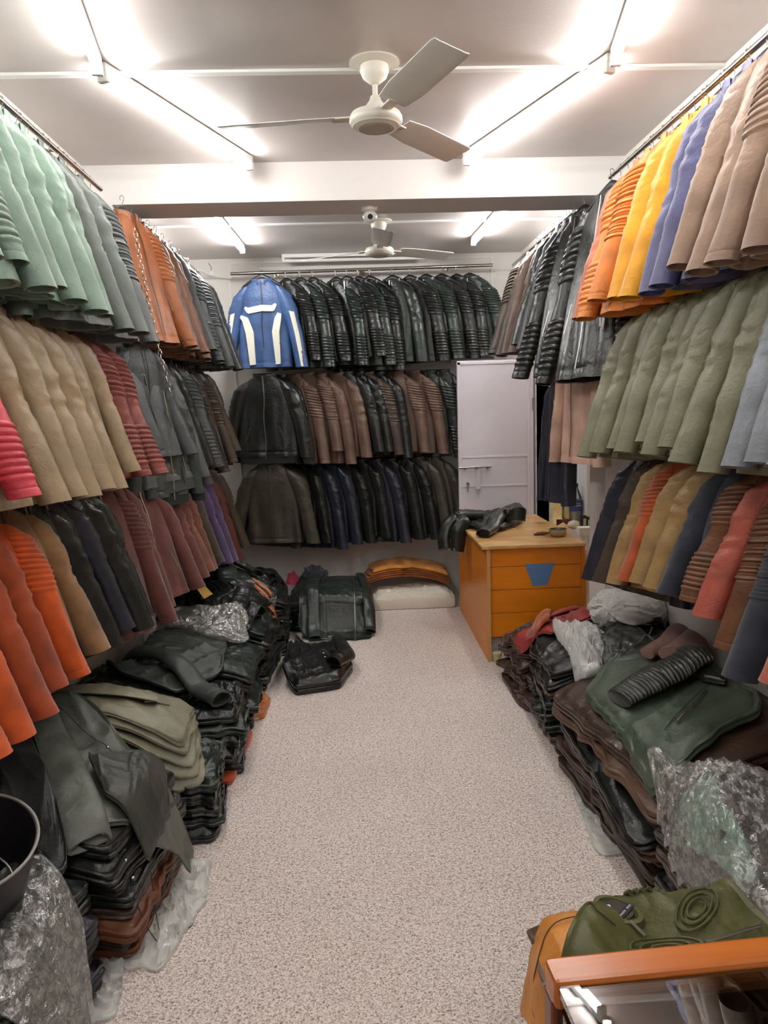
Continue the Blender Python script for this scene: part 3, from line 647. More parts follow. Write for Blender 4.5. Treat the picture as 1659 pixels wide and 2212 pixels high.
mb = MB(); pts = [(-1.2+.02*math.sin(k*1.7), 4.6+k*.12, 2.80+.014*math.sin(k*2.3)) for k in range(15)]+[(-1.19, 6.4, 2.80), (-1.08, 6.66, 2.78), (-.95, 6.67, 2.765)]
mb.tube(pts, .004, 6)
tag(mb.obj('cable', FIXT, None, True), 'thin pale cable strung above the far left rail', 'cable')
p = at(456, 588, y=6.66)
t = thing('cable_plug', 'small white plug dangling by its wire in the back left corner', 'plug', (p[0], 6.66, p[2]))
MB().box((-.02, -.012, -.03), (.02, .012, .012), .004).obj('plug_body', FIXT, t); MB().tube([(0, 0, .01), (.004, 0, .04), (-.02, .01, .075)], .002, 6).obj('wire', BLACKP, t)
# END1

# ------------------------------------------------------------------ door leaf standing open across the back right corner
hx0 = at(987, 800, y=6.14)[0]; ztop = at(1060, 778, y=6.14)[2]
t = thing('metal_door', 'pale lilac metal door leaf standing open before the back right corner', 'door', (1.46, 6.14, 0))
W_ = 1.46-hx0
MB().box((-W_, 0, .01), (0, .03, ztop), .003).obj('door_panel', DOORM, t)
q = MB()
for lo, hi in (((-W_+.0, -.006, ztop-.03), (0, 0, ztop-.01)), ((-W_+.002, -.006, .03), (-W_+.026, 0, ztop-.01)), ((-.05, -.006, .03), (-.03, 0, ztop-.03)), ((-W_+.026, -.004, 1.235), (-.05, 0, 1.25)), ((-W_+.026, -.004, 1.0), (-.05, 0, 1.012))): q.box(lo, hi, .0015)
q.obj('frame_moulding', DOORM, t)
zb = at(1020, 1010, y=6.13)[2]
q = MB().tube([(-W_+.0, -.02, zb), (-W_+.26, -.02, zb+.004)], .008, 10)
for k in (.04, .13, .22): q.box((-W_+k, -.026, zb-.014), (-W_+k+.02, 0, zb+.014), .003)
q.obj('sliding_bolt', STEEL, t, True)
q = MB().box((-W_+.135, -.016, zb-.18), (-W_+.175, -.004, zb), .003); q.tube([(-W_+.155, -.01, zb-.17), (-W_+.155, -.01, zb-.215)], [.018, .003], 8)
q.obj('hasp', plain((206, 200, 208), .35, 0., 'hasp_paint'), t)
MB().tube([(-W_+.07, -.002, zb-.13), (-W_+.07, -.03, zb-.13)], .013, 14).tube([(-W_+.07, -.012, zb-.13), (-W_+.07, -.014, zb-.19)], .005, 8).obj('knob', STEEL, t, True)
MB().tube([(0.0, .0, .25), (0, 0, .35)], .01, 10).tube([(0, 0, 1.6), (0, 0, 1.7)], .01, 10).obj('hinge', STEEL, t, True)

# ------------------------------------------------------------------ wooden desk
DX, DYF, DYB, DH = .835, 4.80, 6.10, .765
t = thing('wooden_desk', 'orange plywood desk with worn pale top in front of the doorway', 'desk', (0, 0, 0))
SPL = 5.42
zbot = at(1150, 1374, y=DYF)[2]
MB().box((DX-.035, DYF-.03, DH-.022), (1.47, DYB+.02, DH), .004).obj('desk_top', DTOP, t)
MB().box((DX, DYF-.01, 0), (DX+.02, SPL-.004, DH-.022), .002).obj('side_panel', DESK, t)
MB().box((DX+.002, SPL+.004, 0), (DX+.02, DYB, DH-.022), .002).obj('side_panel', DESK, t)
MB().box((DX+.001, SPL-.004, 0), (DX+.019, SPL+.004, DH-.022)).obj('panel_joint', plain((205, 180, 140), .6, 0., 'joint_filler'), t)
zs = [zbot, zbot+(DH-.022-zbot)*.27, zbot+(DH-.022-zbot)*.53, zbot+(DH-.022-zbot)*.79, DH-.022]
for k in range(4): MB().box((DX+.02, DYF+.012, zs[k]+.0015), (1.45, DYF+.03, zs[k+1]-.0015), .0015).obj('front_board', DESK, t)
MB().box((1.45, DYF, 0), (1.47, DYB, DH-.022), .002).obj('side_panel', DESK, t)
MB().box((DX+.02, DYF+.03, .16), (1.45, DYB-.05, .18)).obj('inner_shelf', DESK, t)
MB().box((DX-.001, DYF-.013, 0), (DX+.021, DYF-.0095, DH-.024)).obj('worn_edge', plain((196, 150, 92), .7, 0., 'raw_ply_edge'), t)
P = [at(px, py, y=DYF+.010) for px, py in ((1134, 1219), (1198, 1216), (1183, 1263), (1151, 1266))]
link('patch', [tuple(p) for p in P]+[(p[0], p[1]+.003, p[2]) for p in P], [(0, 3, 2, 1), (4, 5, 6, 7), (0, 1, 5, 4), (1, 2, 6, 5), (2, 3, 7, 6), (3, 0, 4, 7)], plain((92, 128, 176), .5, 0., 'blue_paper'), t, False)['label'] = 'blue trapezoid patch'
def carton(px0, px1, pyb, h, y, label):
    a = at(px0, pyb, z=0.002) if y is None else at(px0, pyb, y=y); b_ = at(px1, pyb, y=y)
    t = thing('carton', label, 'box', ((a[0]+b_[0])/2, y, 0)); w2 = (b_[0]-a[0])/2
    MB().box((-w2, 0, 0), (w2, .22, h), .002).obj('box_body', plain((226, 222, 214), .8, 0., 'white_card'), t)
    ink = plain((110, 108, 112), .8, 0., 'grey_print')
    for sx, sz in ((-.5, .7), (.45, .8), (.5, .35), (-.45, .3)):
        q = MB()
        q.tube([(sx*w2+.018*math.cos(u), -.0005, h*sz+.009*math.sin(u)) for u in np.linspace(0, 2*PI, 15)], .0009, 4)
        q.obj('printed_mark', ink, t); MB().box((sx*w2-.015, -.001, h*sz-.018), (sx*w2+.02, 0, h*sz-.0165)).obj('printed_line', ink, t)
carton(1056, 1083, 1416, .15, 4.90, 'white printed carton under the desk at its left corner')
carton(1085, 1116, 1420, .16, 4.88, 'white printed carton under the desk, right of the first one')
p = at(1074, 1432, z=0)
t = thing('paper_cup', 'small striped paper cup on the floor by the desk corner', 'cup', tuple(p))
q = MB().lathe([(.001, .004), (.018, .0), (.020, .002), (.0265, .068), (.028, .07), (.0255, .069), (.019, .006), (.001, .006)], n=30); q.obj('cup_body', plain((232, 226, 190), .6, 0., 'cup_card'), t, True)
q = MB()
for k in range(14):
    u = 2*PI*k/14; R = []
    for z in (.006, .064):
        r_ = .0195+.0068*z/.068+.0006; R.append([(r_*math.cos(u+d), r_*math.sin(u+d), z) for d in (-.07, .07)]+[((r_-.001)*math.cos(u+d), (r_-.001)*math.sin(u+d), z) for d in (.07, -.07)])
    q.rings(R)
q.obj('stripes', plain((158, 150, 60), .6, 0., 'cup_stripe'), t)
p = at(1136, 1400, z=0.0)
t = thing('plastic_jar', 'clear jar with a yellow screw lid behind the red jackets', 'jar', (1.03, 4.62, 0))
MB().lathe([(.001, 0), (.06, 0), (.066, .01), (.066, .17), (.055, .19), (.001, .19)]).obj('jar_body', BOTTLE, t, True)
MB().lathe([(.001, .185), (.06, .185), (.062, .19), (.062, .22), (.057, .226), (.045, .222), (.001, .222)], n=48).obj('lid', plain((232, 196, 20), .35, 0., 'yellow_lid'), t, True)

# things on the desk
def on_desk(px, py): return at(px, py, z=DH)
def bottle(px, py, h, r, lab, lcol, cap, label, fill=True):
    p = on_desk(px, py); t = thing('plastic_bottle', label, 'bottle', tuple(p))
    MB().lathe([(.001, .004), (r*.8, 0), (r, .01), (r*.97, h*.3), (r, h*.32), (r, h*.6), (r*.95, h*.68), (r*.6, h*.82), (r*.36, h*.9), (r*.34, h*.94), (.001, h*.94)], n=30).obj('bottle_body', BOTTLE, t, True)
    if fill: MB().lathe([(.001, .004), (r*.9, .006), (r*.93, h*.55), (.001, h*.55)], n=24).obj('water', film('water_fill', (222, 218, 200), .45, .05, .0), t, True)
    if lcol: MB().lathe([(r*.99, h*.36), (r*1.02, h*.36), (r*1.02, h*.62), (r*.99, h*.62)], n=30).obj('label_band', plain(lcol, .4, 0., 'bottle_label'), t, True)
    MB().lathe([(.001, h*.92), (r*.42, h*.92), (r*.42, h), (.001, h)], n=20).obj('cap', plain(cap, .4, 0., 'bottle_cap'), t, True)
    return t
tb = bottle(1243, 1136, .31, .045, 0, (56, 62, 128), (34, 40, 92), 'clear bottle with dark blue label and cap on the desk')
MB().box((-.03, -.0475, .15), (.03, -.0462, .156)).box((-.024, -.0475, .165), (.02, -.0462, .169)).obj('label_print', plain((190, 196, 220), .5, 0., 'print_pale'), tb)
bottle(1226, 1122, .30, .042, 0, (40, 172, 158), (210, 220, 215), 'clear bottle with teal label behind the blue labelled one', False)
bottle(1271, 1128, .29, .036, 0, None, (70, 80, 78), 'unlabelled clear bottle at the right end of the desk', False)
p = on_desk(1266, 1140); t = thing('small_tin', 'small black boxed tin in front of the unlabelled bottle', 'tin', tuple(p))
MB().box((-.03, -.02, 0), (-.001, .02, .09), .003).box((.003, -.02, 0), (.032, .02, .08), .003).obj('tin_body', plain((44, 46, 44), .4, 0., 'dark_tin'), t)
MB().box((-.026, -.0215, .02), (-.005, -.02, .07)).box((.008, -.0215, .02), (.028, -.02, .06)).obj('tin_label', plain((196, 190, 160), .5, 0., 'cream_label'), t)
p = on_desk(1205, 1158); t = thing('steel_bowl', 'shallow steel bowl near the front edge of the desk', 'bowl', tuple(p))
MB().lathe([(.001, .003), (.045, 0), (.056, .012), (.058, .046), (.061, .048), (.061, .051), (.056, .05), (.053, .014), (.001, .008)], n=36).obj('bowl', STEEL, t, True)
q = MB()
for k in range(7): u = k*1.7; q.tube([(.03*math.cos(u), .03*math.sin(u), .02), (.02*math.cos(u+2), .03*math.sin(u+2), .045)], .006, 6)
q.obj('contents', plain((92, 84, 66), .6, 0., 'bits'), t, True)
p = on_desk(1172, 1156); t = thing('wooden_brush', 'short brown wooden brush left of the steel bowl', 'brush', tuple(p))
MB().tube([(-.04, .01, .012), (0, 0, .014), (.05, -.004, .016)], [.009, .013, .007], 10).obj('brush_handle', plain((120, 76, 30), .4, 0., 'brush_wood'), t, True)
MB().box((-.055, 0, .0), (-.02, .022, .012), .003).obj('bristles', BLACKP, t)
p = on_desk(1222, 1138); t = thing('leather_scrap', 'curled maroon leather scrap behind the steel bowl on the desk', 'scrap', tuple(p))
R = []
for i in range(14):
    u = i/13; R.append([(-.06+.12*u, .02*math.cos(3*u+q)+.01, .028+.022*math.sin(q*1.5+4*u)+.004) for q in np.linspace(-1, 1, 9)]+[(-.06+.12*u, .02*math.cos(3*u+q)+.013, .026+.022*math.sin(q*1.5+4*u)+.002) for q in np.linspace(1, -1, 9)])
MB().rings(R).obj('scrap_body', cloth((104, 34, 38), 'leather'), t, True)
p = on_desk(1262, 1156); t = thing('white_box', 'open white card box at the right front of the desk', 'box', tuple(p))
MB().box((-.04, -.03, 0), (.05, .05, .055), .003).obj('box_body', plain((224, 224, 226), .7, 0., 'card_white'), t)
p = on_desk(1240, 1142); t = thing('white_pouch', 'crumpled small white pouch below the blue labelled bottle', 'pouch', tuple(p))
V = [(.04*math.cos(u)*math.sin(v)*(1+.2*math.sin(5*u)), .03*math.sin(u)*math.sin(v), .028+.028*math.cos(v)*(1+.2*math.sin(3*u))) for v in np.linspace(.05, PI-.05, 12) for u in np.linspace(0, 2*PI, 20, endpoint=False)]
q = MB().rings([V[i*20:(i+1)*20] for i in range(12)]); q.obj('pouch_body', cloth((228, 220, 206), 'flat', .5), t, True)

# ------------------------------------------------------------------ the yellow room behind the doorway
p = at(1176, 985, y=7.4); tz = p[2]
t = thing('stock_table', 'dark table loaded with clothes in the yellow room beyond doorway', 'table', (p[0]+.35, 7.5, 0))
MB().box((-.45, -.3, tz-.04), (.7, .5, tz), .004).obj('table_top', plain((40, 34, 34), .5, 0., 'dark_table'), t)
for sx in (-.42, .66):
    for sy in (-.27, .46): MB().box((sx-.02, sy-.02, 0), (sx+.02, sy+.02, tz-.04)).obj('leg', plain((40, 34, 34), .5, 0., 'dark_table'), t)
def lump(name, label, cat, c, r, col, seed, kind='suede', mat=None):
    n, m_ = 36, 20; R = []
    for v in np.linspace(.06, PI*.5, m_):
        R.append(np.array([(r[0]*math.cos(u)*math.sin(v), r[1]*math.sin(u)*math.sin(v), r[2]*math.cos(v)) for u in np.linspace(0, 2*PI, n, endpoint=False)]))
    A = np.concatenate(R); A = A*(1+wr(A, seed, 2.2/max(r), .09, 4)[:, None]); A[:, 2] = np.maximum(A[:, 2], 0); A += np.array(c)
    o = MB().rings([A[i*n:(i+1)*n] for i in range(m_)]).obj(name, mat or cloth(col, kind), None, True)
    return tag(o, label, cat)
lump('folded_cloth', 'pale rose cloth heaped on the table beyond the doorway', 'cloth', (p[0]+.05, 7.35, tz+.05), (.2, .15, .2), (214, 186, 170), 3)
lump('pink_cloth', 'flat pink cloth under the rose heap beyond the doorway', 'cloth', (p[0]+.06, 7.3, tz), (.22, .16, .07), (222, 92, 104), 4)
p2 = at(1180, 1100, y=7.0)
lump('cream_sack', 'cream sack slumped on the floor of the yellow room', 'sack', (p2[0]+.02, 7.0, 0), (.2, .2, p2[2]+.05), (206, 190, 150), 5)
lump('dark_bundle', 'dark maroon bundle beneath the table in the yellow room', 'bundle', (p2[0]+.1, 7.45, 0), (.22, .2, .6), (70, 34, 34), 6)
pw = at(1177, 862, y=8.95); t = thing('wall_picture', 'beige framed notice on the far yellow wall', 'picture', (pw[0]+.05, 8.985, pw[2]))
MB().box((-.16, -.02, -.16), (.2, 0, .25), .004).obj('frame', plain((150, 124, 84), .5, 0., 'picture_wood'), t); MB().box((-.13, -.024, -.13), (.17, -.02, .22)).obj('sheet', plain((196, 180, 150), .6, 0., 'picture_sheet'), t)
pw = at(1164, 850, y=8.6); tag(MB().box((pw[0]-.05, 8.9, pw[2]-.2), (pw[0]+.04, 8.93, pw[2]+.2), .004).obj('yellow_banner', plain((240, 200, 20), .5, 0., 'banner_yellow')), 'narrow bright yellow banner seen through the doorway', 'banner')
pc = at(1271, 1020, y=5.2)
t = thing('white_cabinet', 'white metal cabinet with a handle beyond the doorway', 'cabinet', (1.9, 5.35, 0))
MB().box((-.25, 0, 0), (.35, .45, 1.28), .006).obj('cabinet_body', plain((226, 228, 230), .4, 0., 'cabinet_white'), t)
MB().box((-.23, -.012, .9), (.33, 0, 1.24), .004).obj('drawer_front', plain((232, 234, 236), .4, 0., 'cabinet_front'), t); MB().box((-.23, -.012, .5), (.33, 0, .86), .004).obj('drawer_front', plain((232, 234, 236), .4, 0., 'cabinet_front'), t)
MB().tube([(-.18, -.012, 1.08), (-.18, -.03, 1.07), (-.18, -.03, 1.03), (-.18, -.012, 1.02)], .006, 8).obj('handle', STEEL, t, True)

# ------------------------------------------------------------------ cloth settled on a height map of the floor
CELL = .015; HX0, HY0 = XL-.1, .2
HM = np.zeros((int(7.0/CELL), int(3.2/CELL)))
def blur(A, k):
    for ax in (0, 1):
        P = np.pad(A, [(k, k) if i == ax else (0, 0) for i in (0, 1)], mode='edge'); c = np.cumsum(P, axis=ax)
        c = np.insert(c, 0, 0, axis=ax); n = 2*k+1
        A = (np.take(c, range(n, c.shape[ax]), axis=ax)-np.take(c, range(0, c.shape[ax]-n), axis=ax))/n
    return A
def samp(A, x, y):
    u = np.clip((np.asarray(x)-HX0)/CELL, 0, A.shape[1]-1.01); v = np.clip((np.asarray(y)-HY0)/CELL, 0, A.shape[0]-1.01)
    i = u.astype(int); j = v.astype(int); fu = u-i; fv = v-j
    return (A[j, i]*(1-fu)+A[j, i+1]*fu)*(1-fv)+(A[j+1, i]*(1-fu)+A[j+1, i+1]*fu)*fv
GX, GY = np.meshgrid(HX0+np.arange(HM.shape[1])*CELL, HY0+np.arange(HM.shape[0])*CELL)
def base_map(soft=3):
    D = HM
    for _ in range(max(0, soft-1)):
        P = np.pad(D, 1, mode='edge'); D = np.max([P[1+j:P.shape[0]-1+j, 1+i:P.shape[1]-1+i] for i in (-1, 0, 1) for j in (-1, 0, 1)], axis=0)
    return blur(np.maximum(HM, blur(blur(D, soft), soft)), 1)
def polar(outline, N_=120, seed=0, ragged=.012, ctr=None):
    P = np.array(outline, float)[:, :2]; Q = []
    for i in range(len(P)):
        for u in np.linspace(0, 1, 40, endpoint=False): Q.append(P[i]*(1-u)+P[(i+1) % len(P)]*u)
    Q = np.array(Q); c = np.array(ctr) if ctr is not None else Q.mean(0)
    th = np.arctan2(Q[:, 1]-c[1], Q[:, 0]-c[0]); R = np.hypot(*(Q-c).T); o = np.argsort(th); th = th[o]; R = R[o]
    T = np.linspace(-PI, PI, N_, endpoint=False)
    RR = np.interp(T, np.concatenate([th-2*PI, th, th+2*PI]), np.tile(R, 3))
    r = np.random.RandomState(seed)
    for k in (3, 5, 8, 13, 21): RR = RR*(1+ragged*r.normal()*np.sin(k*T+r.rand()*6))
    RR = (np.roll(RR, 1)+RR*2+np.roll(RR, -1))/4
    return c, T, RR
def rect(cx, cy, w_, d, deg):
    c, s = math.cos(math.radians(deg)), math.sin(math.radians(deg)); o = []
    for x, y in ((-w_/2, -d/2), (w_/2, -d/2), (w_/2, d/2), (-w_/2, d/2)): o.append((cx+x*c-y*s, cy+x*s+y*c))
    return o
def drape(name, outline, thick, mat, seed=0, layers=1, wa=.006, wf=9, parent=None, ragged=.012, soft=3, add=True, crown=.25, ctr=None, rings_=26, edge=.94, N_=120, ridge=True, z0=None, bfun=None):
    c, T, RR = polar(outline, N_, seed, ragged, ctr); B = base_map(soft); r = np.random.RandomState(seed+99)
    if bfun is not None: B = bfun
    S = list(np.linspace(.02, edge, rings_)); prof = [(s, 1.) for s in S]
    side = []
    nl = layers
    for l in range(nl, 0, -1):
        hi, lo = l/nl, (l-1)/nl; off = r.uniform(-.02, .012) if l < nl else 0
        for u, k in ((.97, -.014), (.8, .002), (.5, .006), (.2, .002), (.03, -.014)):
            side.append((1+off+k, lo+(hi-lo)*u))
    under = [(.95, 0.), (.7, 0.), (.3, 0.), (.02, 0.)]
    TM = None if np.isscalar(thick) else thick
    V = []; wave = [1+.004*r.normal()*np.sin(T*r.randint(2, 7)+r.rand()*6) for _ in range(len(prof)+len(side)+4)]
    def xy(s): return c[0]+np.cos(T)*RR*s, c[1]+np.sin(T)*RR*s
    for i, (s, h) in enumerate(prof+side+under):
        ss = s if i >= len(prof)+len(side) or i < len(prof)-2 else s*wave[i]
        x, y = xy(ss); x = np.clip(x, XL+.006, XR-.006); z = samp(B, x, y); k = 1+crown*(1-min(1, s)**2)
        if TM is not None: thick = samp(TM, x, y)
        if i < len(prof):
            P = np.stack([x, y, z], 1); edge_f = min(1., (1.02-s)*9)
            # rounding towards the rim
            rim = 1-.30*max(0, (s-.8)/(edge-.8))**2.5
            z = z+thick*k*rim+wr(P, seed, wf, wa, 4, ridge)*(.5+.5*edge_f)
        elif i < len(prof)+len(side): z = z+thick*h*.70+.002
        else: z = z+.001
        V.append(np.stack([x, y, z], 1))
    V = [np.column_stack([v[:, 0], v[:, 1], np.maximum(v[:, 2], .0015)]) for v in V]
    o = MB().rings([v for v in V]).obj(name, mat, parent, True)
    if add:
        th = np.arctan2(GY-c[1], GX-c[0]); rr = np.hypot(GX-c[0], GY-c[1]); lim = np.interp(th, T, RR, period=2*PI)
        s = rr/lim; ins = s < .985
        if TM is not None: thick = TM
        top = B+thick*(1+crown*(1-np.clip(s, 0, 1)**2))*(1-.3*np.clip((s-.8)/.14, 0, 1)**2.5)+wa*.6
        HM[ins] = np.maximum(HM[ins], top[ins])
    return o
def pile_tube(name, path, rad, mat, parent=None, flat=.55, seed=0, ribs=0, wa=.004, n=24, lift=0., add=True, steps=60):
    """sleeve lying on whatever is below: path of (x, y), radii per node"""
    P = np.array(path, float); L = np.concatenate([[0], np.cumsum(np.hypot(*np.diff(P, axis=0).T))]); U = np.linspace(0, L[-1], steps)
    X = np.interp(U, L, P[:, 0]); Y = np.interp(U, L, P[:, 1]); k = np.ones(7)/7
    if len(P) > 2:
        X = np.convolve(np.pad(X, 3, 'edge'), k, 'valid'); Y = np.convolve(np.pad(Y, 3, 'edge'), k, 'valid')
    Rr = np.interp(U, np.linspace(0, L[-1], len(rad)), rad); B = base_map(2); q = np.linspace(0, 2*PI, n, endpoint=False); R = []; tops = []
    for i in range(steps):
        t = np.array([X[min(i+1, steps-1)]-X[max(i-1, 0)], Y[min(i+1, steps-1)]-Y[max(i-1, 0)]]); t /= np.linalg.norm(t)+1e-9; s = np.array([-t[1], t[0]]); r_ = Rr[i]
        if ribs: r_ *= 1+.10*abs(math.sin(PI*ribs*i/(steps-1)))**.6
        x = X[i]+s[0]*r_*np.cos(q); y = Y[i]+s[1]*r_*np.cos(q); x = np.clip(x, XL+.006, XR-.006)
        zb_ = samp(B, x, y); z = zb_*.5+samp(B, X[i], Y[i])*.5+r_*flat*(1+np.sin(q))+.003+lift
        z = np.maximum(z, zb_+.002); R.append(np.stack([x, y, z], 1))
    A = np.concatenate(R); A[:, 2] += np.abs(wr(A, seed, 14, wa, 3))*np.tile(np.clip(np.sin(q), 0, 1), steps); R = [A[i*n:(i+1)*n] for i in range(steps)]
    for k2, e_ in ((0, 1), (-1, -1)): pass
    c0 = R[-1].mean(0); R.append(c0+(R[-1]-c0)*.86); R.append(c0+(R[-2]-c0)*.8-np.array([*(t*.05), 0]))
    o = MB().rings(R).obj(name, mat, parent, True)
    if add:
        for i in range(steps):
            d = np.hypot(GX-X[i], GY-Y[i]); m_ = d < Rr[i]*.9; v = samp(B, X[i], Y[i])+Rr[i]*flat*2*np.sqrt(np.clip(1-(d/Rr[i])**2, 0, 1))
            HM[m_] = np.maximum(HM[m_], v[m_])
    return o
def line_on(name, path, wd, mat, parent, th=.003):
    P = np.array(path, float); L = np.concatenate([[0], np.cumsum(np.hypot(*np.diff(P, axis=0).T))]); U = np.linspace(0, L[-1], 30)
    X = np.interp(U, L, P[:, 0]); Y = np.interp(U, L, P[:, 1]); Z = samp(blur(HM, 1), X, Y)+.004
    return MB().tube([(X[i], Y[i], Z[i]) for i in range(30)], wd/2, 6).obj(name, mat, parent, True)
def snap(px, z, parent, r=.007):
    p = px; zz = float(samp(HM, p[0], p[1]))+.006
    return MB().lathe([(.0005, .004), (r*.6, .0035), (r, .0015), (r, -.004), (.0005, -.004)], (p[0], p[1], zz), 14).obj('snap_button', CHROME, parent, True)
BK, GB, CH, DB = COL['black'], COL['greenblack'], COL['charcoal'], COL['darkbrown']
def xy(px, py, z): p = at(px, py, z=z); return (p[0], p[1])
def pt(*P): return [xy(*p) for p in P]
WORDN = ['lowest', 'second from the bottom', 'third from the bottom', 'fourth from the bottom', 'fifth from the bottom', 'sixth from the bottom', 'seventh from the bottom', 'eighth from the bottom', 'ninth from the bottom', 'tenth from the bottom']
def stack(cx, cy, w_, d, deg, cols, thick, where, seed, jit=.02, kind='leather', layers=2, wa=.005, group=None, ragged=.014, slope=0.):
    r = random.Random(seed); ph = [r.random()*6 for _ in range(4)]
    rr_ = np.hypot((GX-cx)/(w_/2), (GY-cy)/(d/2)); und = .006*np.sin(GX*9+ph[0])*np.sin(GY*8+ph[1])+.004*np.sin(GX*17+GY*13+ph[2])
    zc_ = 0.; sl_ = 1+abs(slope)*np.clip(((GX-(cx-w_/2)) if slope > 0 else ((cx+w_/2)-GX))/w_, -.1, 1.1)
    for i, col in enumerate(cols):
        fz = np.maximum(0, zc_+(und-.03*np.clip(rr_-.95, 0, .6))*min(1, i/2)); th_ = thick*r.uniform(.88, 1.12)*sl_
        mat = cloth(col, kind); nm = 'folded_jacket'
        cn = {BK: 'black', GB: 'greenish black', CH: 'charcoal', DB: 'dark brown'}.get(col, CN.get(col, 'dark'))
        o = drape(nm, rect(cx+r.uniform(-jit, jit), cy+r.uniform(-jit, jit), w_*(1-r.random()*.06), d*(1-r.random()*.06), deg+r.uniform(-5, 5)), th_, mat, seed*31+i, layers, wa=wa, ragged=ragged, crown=.04, bfun=fz); zc_ += th_*.93
        tag(o, '%s folded jacket, %s, %s' % (cn, WORDN[i].replace(' the', ''), where), 'jacket', group or ('folded jackets, '+where))
CN = {}
def col(name, rgb): CN[rgb] = name; return rgb
OG = col('olive grey', (130, 127, 107)); RB = col('rusty brown', (112, 62, 36)); BN = col('dark brown', (64, 46, 36)); CB = col('brown', (92, 66, 50)); NV = col('navy black', (34, 36, 46)); OL = col('olive', (84, 84, 54)); RE = col('wine red', (128, 44, 40)); GR = col('dark green', (62, 72, 60))

# ---- left side, far to near
stack(-.92, 6.10, .64, .66, 4, [BK, GB, BK, BK, GB, BK], .058, 'heap in the back left corner', 41, .025, wa=.008)
stack(-.205, 6.02, .60, .80, 0, [BK, BK, GB, BK, BK, GB, BK], .038, 'square stack by back wall', 42, .014)
stack(-.88, 5.38, .74, .60, 3, [BK, GB, BK, BK, GB, BK, BK], .058, 'left pile behind paper tag', 43, .025, wa=.008, slope=-0.35)
stack(-.89, 4.73, .72, .60, -3, [BK, GB, BK, GB, BK, BK, GB], .056, 'left pile under the paper tag', 44, .025, wa=.008, slope=-0.4)
stack(-.87, 4.12, .62, .54, 3, [BK, BK, GB, BK, BK, GB], .058, 'left pile under plastic packet', 45, .025, wa=.007, slope=-0.4)
stack(-1.05, 3.55, .50, .48, -3, [BK, GB, BK, BK, GB, BK], .058, 'left pile behind olive stack', 47, .02, wa=.007, slope=-0.4)
stack(-.69, 3.56, .25, .46, 5, [BK, GB, BK, BK, GB, BK], .056, 'outer stack beside olive stack', 48, .02, wa=.01, ragged=.03)
stack(-1.04, 3.02, .52, .48, 4, [BK, BK, BK, GB, BK], .058, 'left pile under olive stack', 49, .02, slope=-.55)
stack(-.71, 3.03, .22, .44, 6, [BK, GB, BK, BK, GB], .055, 'outer stack near burnt orange scrap', 50, .02, wa=.01, ragged=.03)
stack(-.99, 2.45, .60, .56, -6, [RB, BN, RB, BN, BK, BK, BK, BK], .050, 'left pile under charcoal jacket', 51, .02, slope=-0.3)
stack(-1.05, 1.90, .50, .46, -6, [BK, NV, BK, BK, NV, BK, BK], .054, 'near left corner pile', 52, .02, wa=.007)
stack(-1.04, 1.44, .52, .38, -5, [BK, BK, NV, BK, BK, NV], .056, 'left pile at the photo bottom edge', 53, .02)
# olive grey neat stack
Z = .33
for i in range(5):
    o = drape('folded_jacket', pt((108-4*i, 1545+14*i, Z), (425+8*i, 1478+6*i, Z), (452-8*i, 1520+12*i, Z), (400-8*i, 1620+8*i, Z), (140-2*i, 1580+12*i, Z))[:] if False else rect(-1.0+.014*(4-i), 3.05-.02*(4-i)+.0, .58, .42, 14-2.2*i), .028, cloth(OG, 'leather'), 600+i, 2, wa=.0035, crown=.08, ragged=.006)
    tag(o, 'olive grey folded jacket, %s of five in the neat stack' % ('lowest', 'second lowest', 'middle one', 'second highest', 'topmost')[i], 'jacket', 'olive grey jackets in the neat stack')
    if i == 4:
        line_on('front_seam', [(-1.22, 2.93), (-.98, 2.99), (-.78, 3.04)], .006, cloth((58, 56, 46), 'flat'), o)
        pile_tube('folded_sleeve', [(-1.24, 2.98), (-1.0, 3.0), (-.82, 3.05)], [.05, .06, .045], cloth(OG, 'leather'), o, .22, 5, 0, steps=40)
# top jackets on the left run
def jk_on(name, label, z, body, col_, sleeves=(), seams=(), zips=(), snaps=(), collar=None, thick=.03, seed=1, wa=.007, wf=8, kind='leather', ctr=None, group=None, ragged=.008, ribs=None):
    mat = cloth(col_, kind); t = thing(name, label, 'jacket', (0, 0, 0), 0, group)
    P = pt(*[q_ if len(q_) == 3 else (*q_, z) for q_ in body])
    o = drape('body', P, thick, mat, seed, 2, wa, wf, t, ragged, crown=.3, ctr=xy(*ctr, z) if ctr else None, N_=160, rings_=36)
    for k, sl in enumerate(sleeves):
        path, rad, rb = sl[:3]; kw = sl[3] if len(sl) > 3 else {}
        pile_tube('sleeve', pt(*[q_ if len(q_) == 3 else (*q_, z) for q_ in path]), rad, mat, t, seed=seed+k+3, ribs=rb, steps=140 if rb else 60, **kw)
    dk = cloth(darker(col_, .45), 'flat', .7)
    for s in seams: line_on('seam', pt(*[(a, b_, z) for a, b_ in s]), .003, dk, t)
    for s in zips: line_on('zipper', pt(*[(a, b_, z) for a, b_ in s]), .008, STEEL, t)
    for s in snaps: snap(xy(*s, z), z, t)
    if collar:
        path, rad = collar; pile_tube('collar', pt(*[(a, b_, z) for a, b_ in path]), rad, mat, t, .5, seed+17, steps=40)
    return t
jk_on('black_jacket', 'black leather jacket lying open on the left pile below the purple coats', .45, [(395, 1265), (470, 1225), (560, 1222), (600, 1250, .40), (580, 1290, .35), (430, 1300)], BK, [([(400, 1262), (440, 1240), (480, 1208)], [.05, .07, .075], 0)], collar=([(520, 1235), (560, 1230), (590, 1245)], [.03, .03]), seed=71, wa=.01, wf=10)
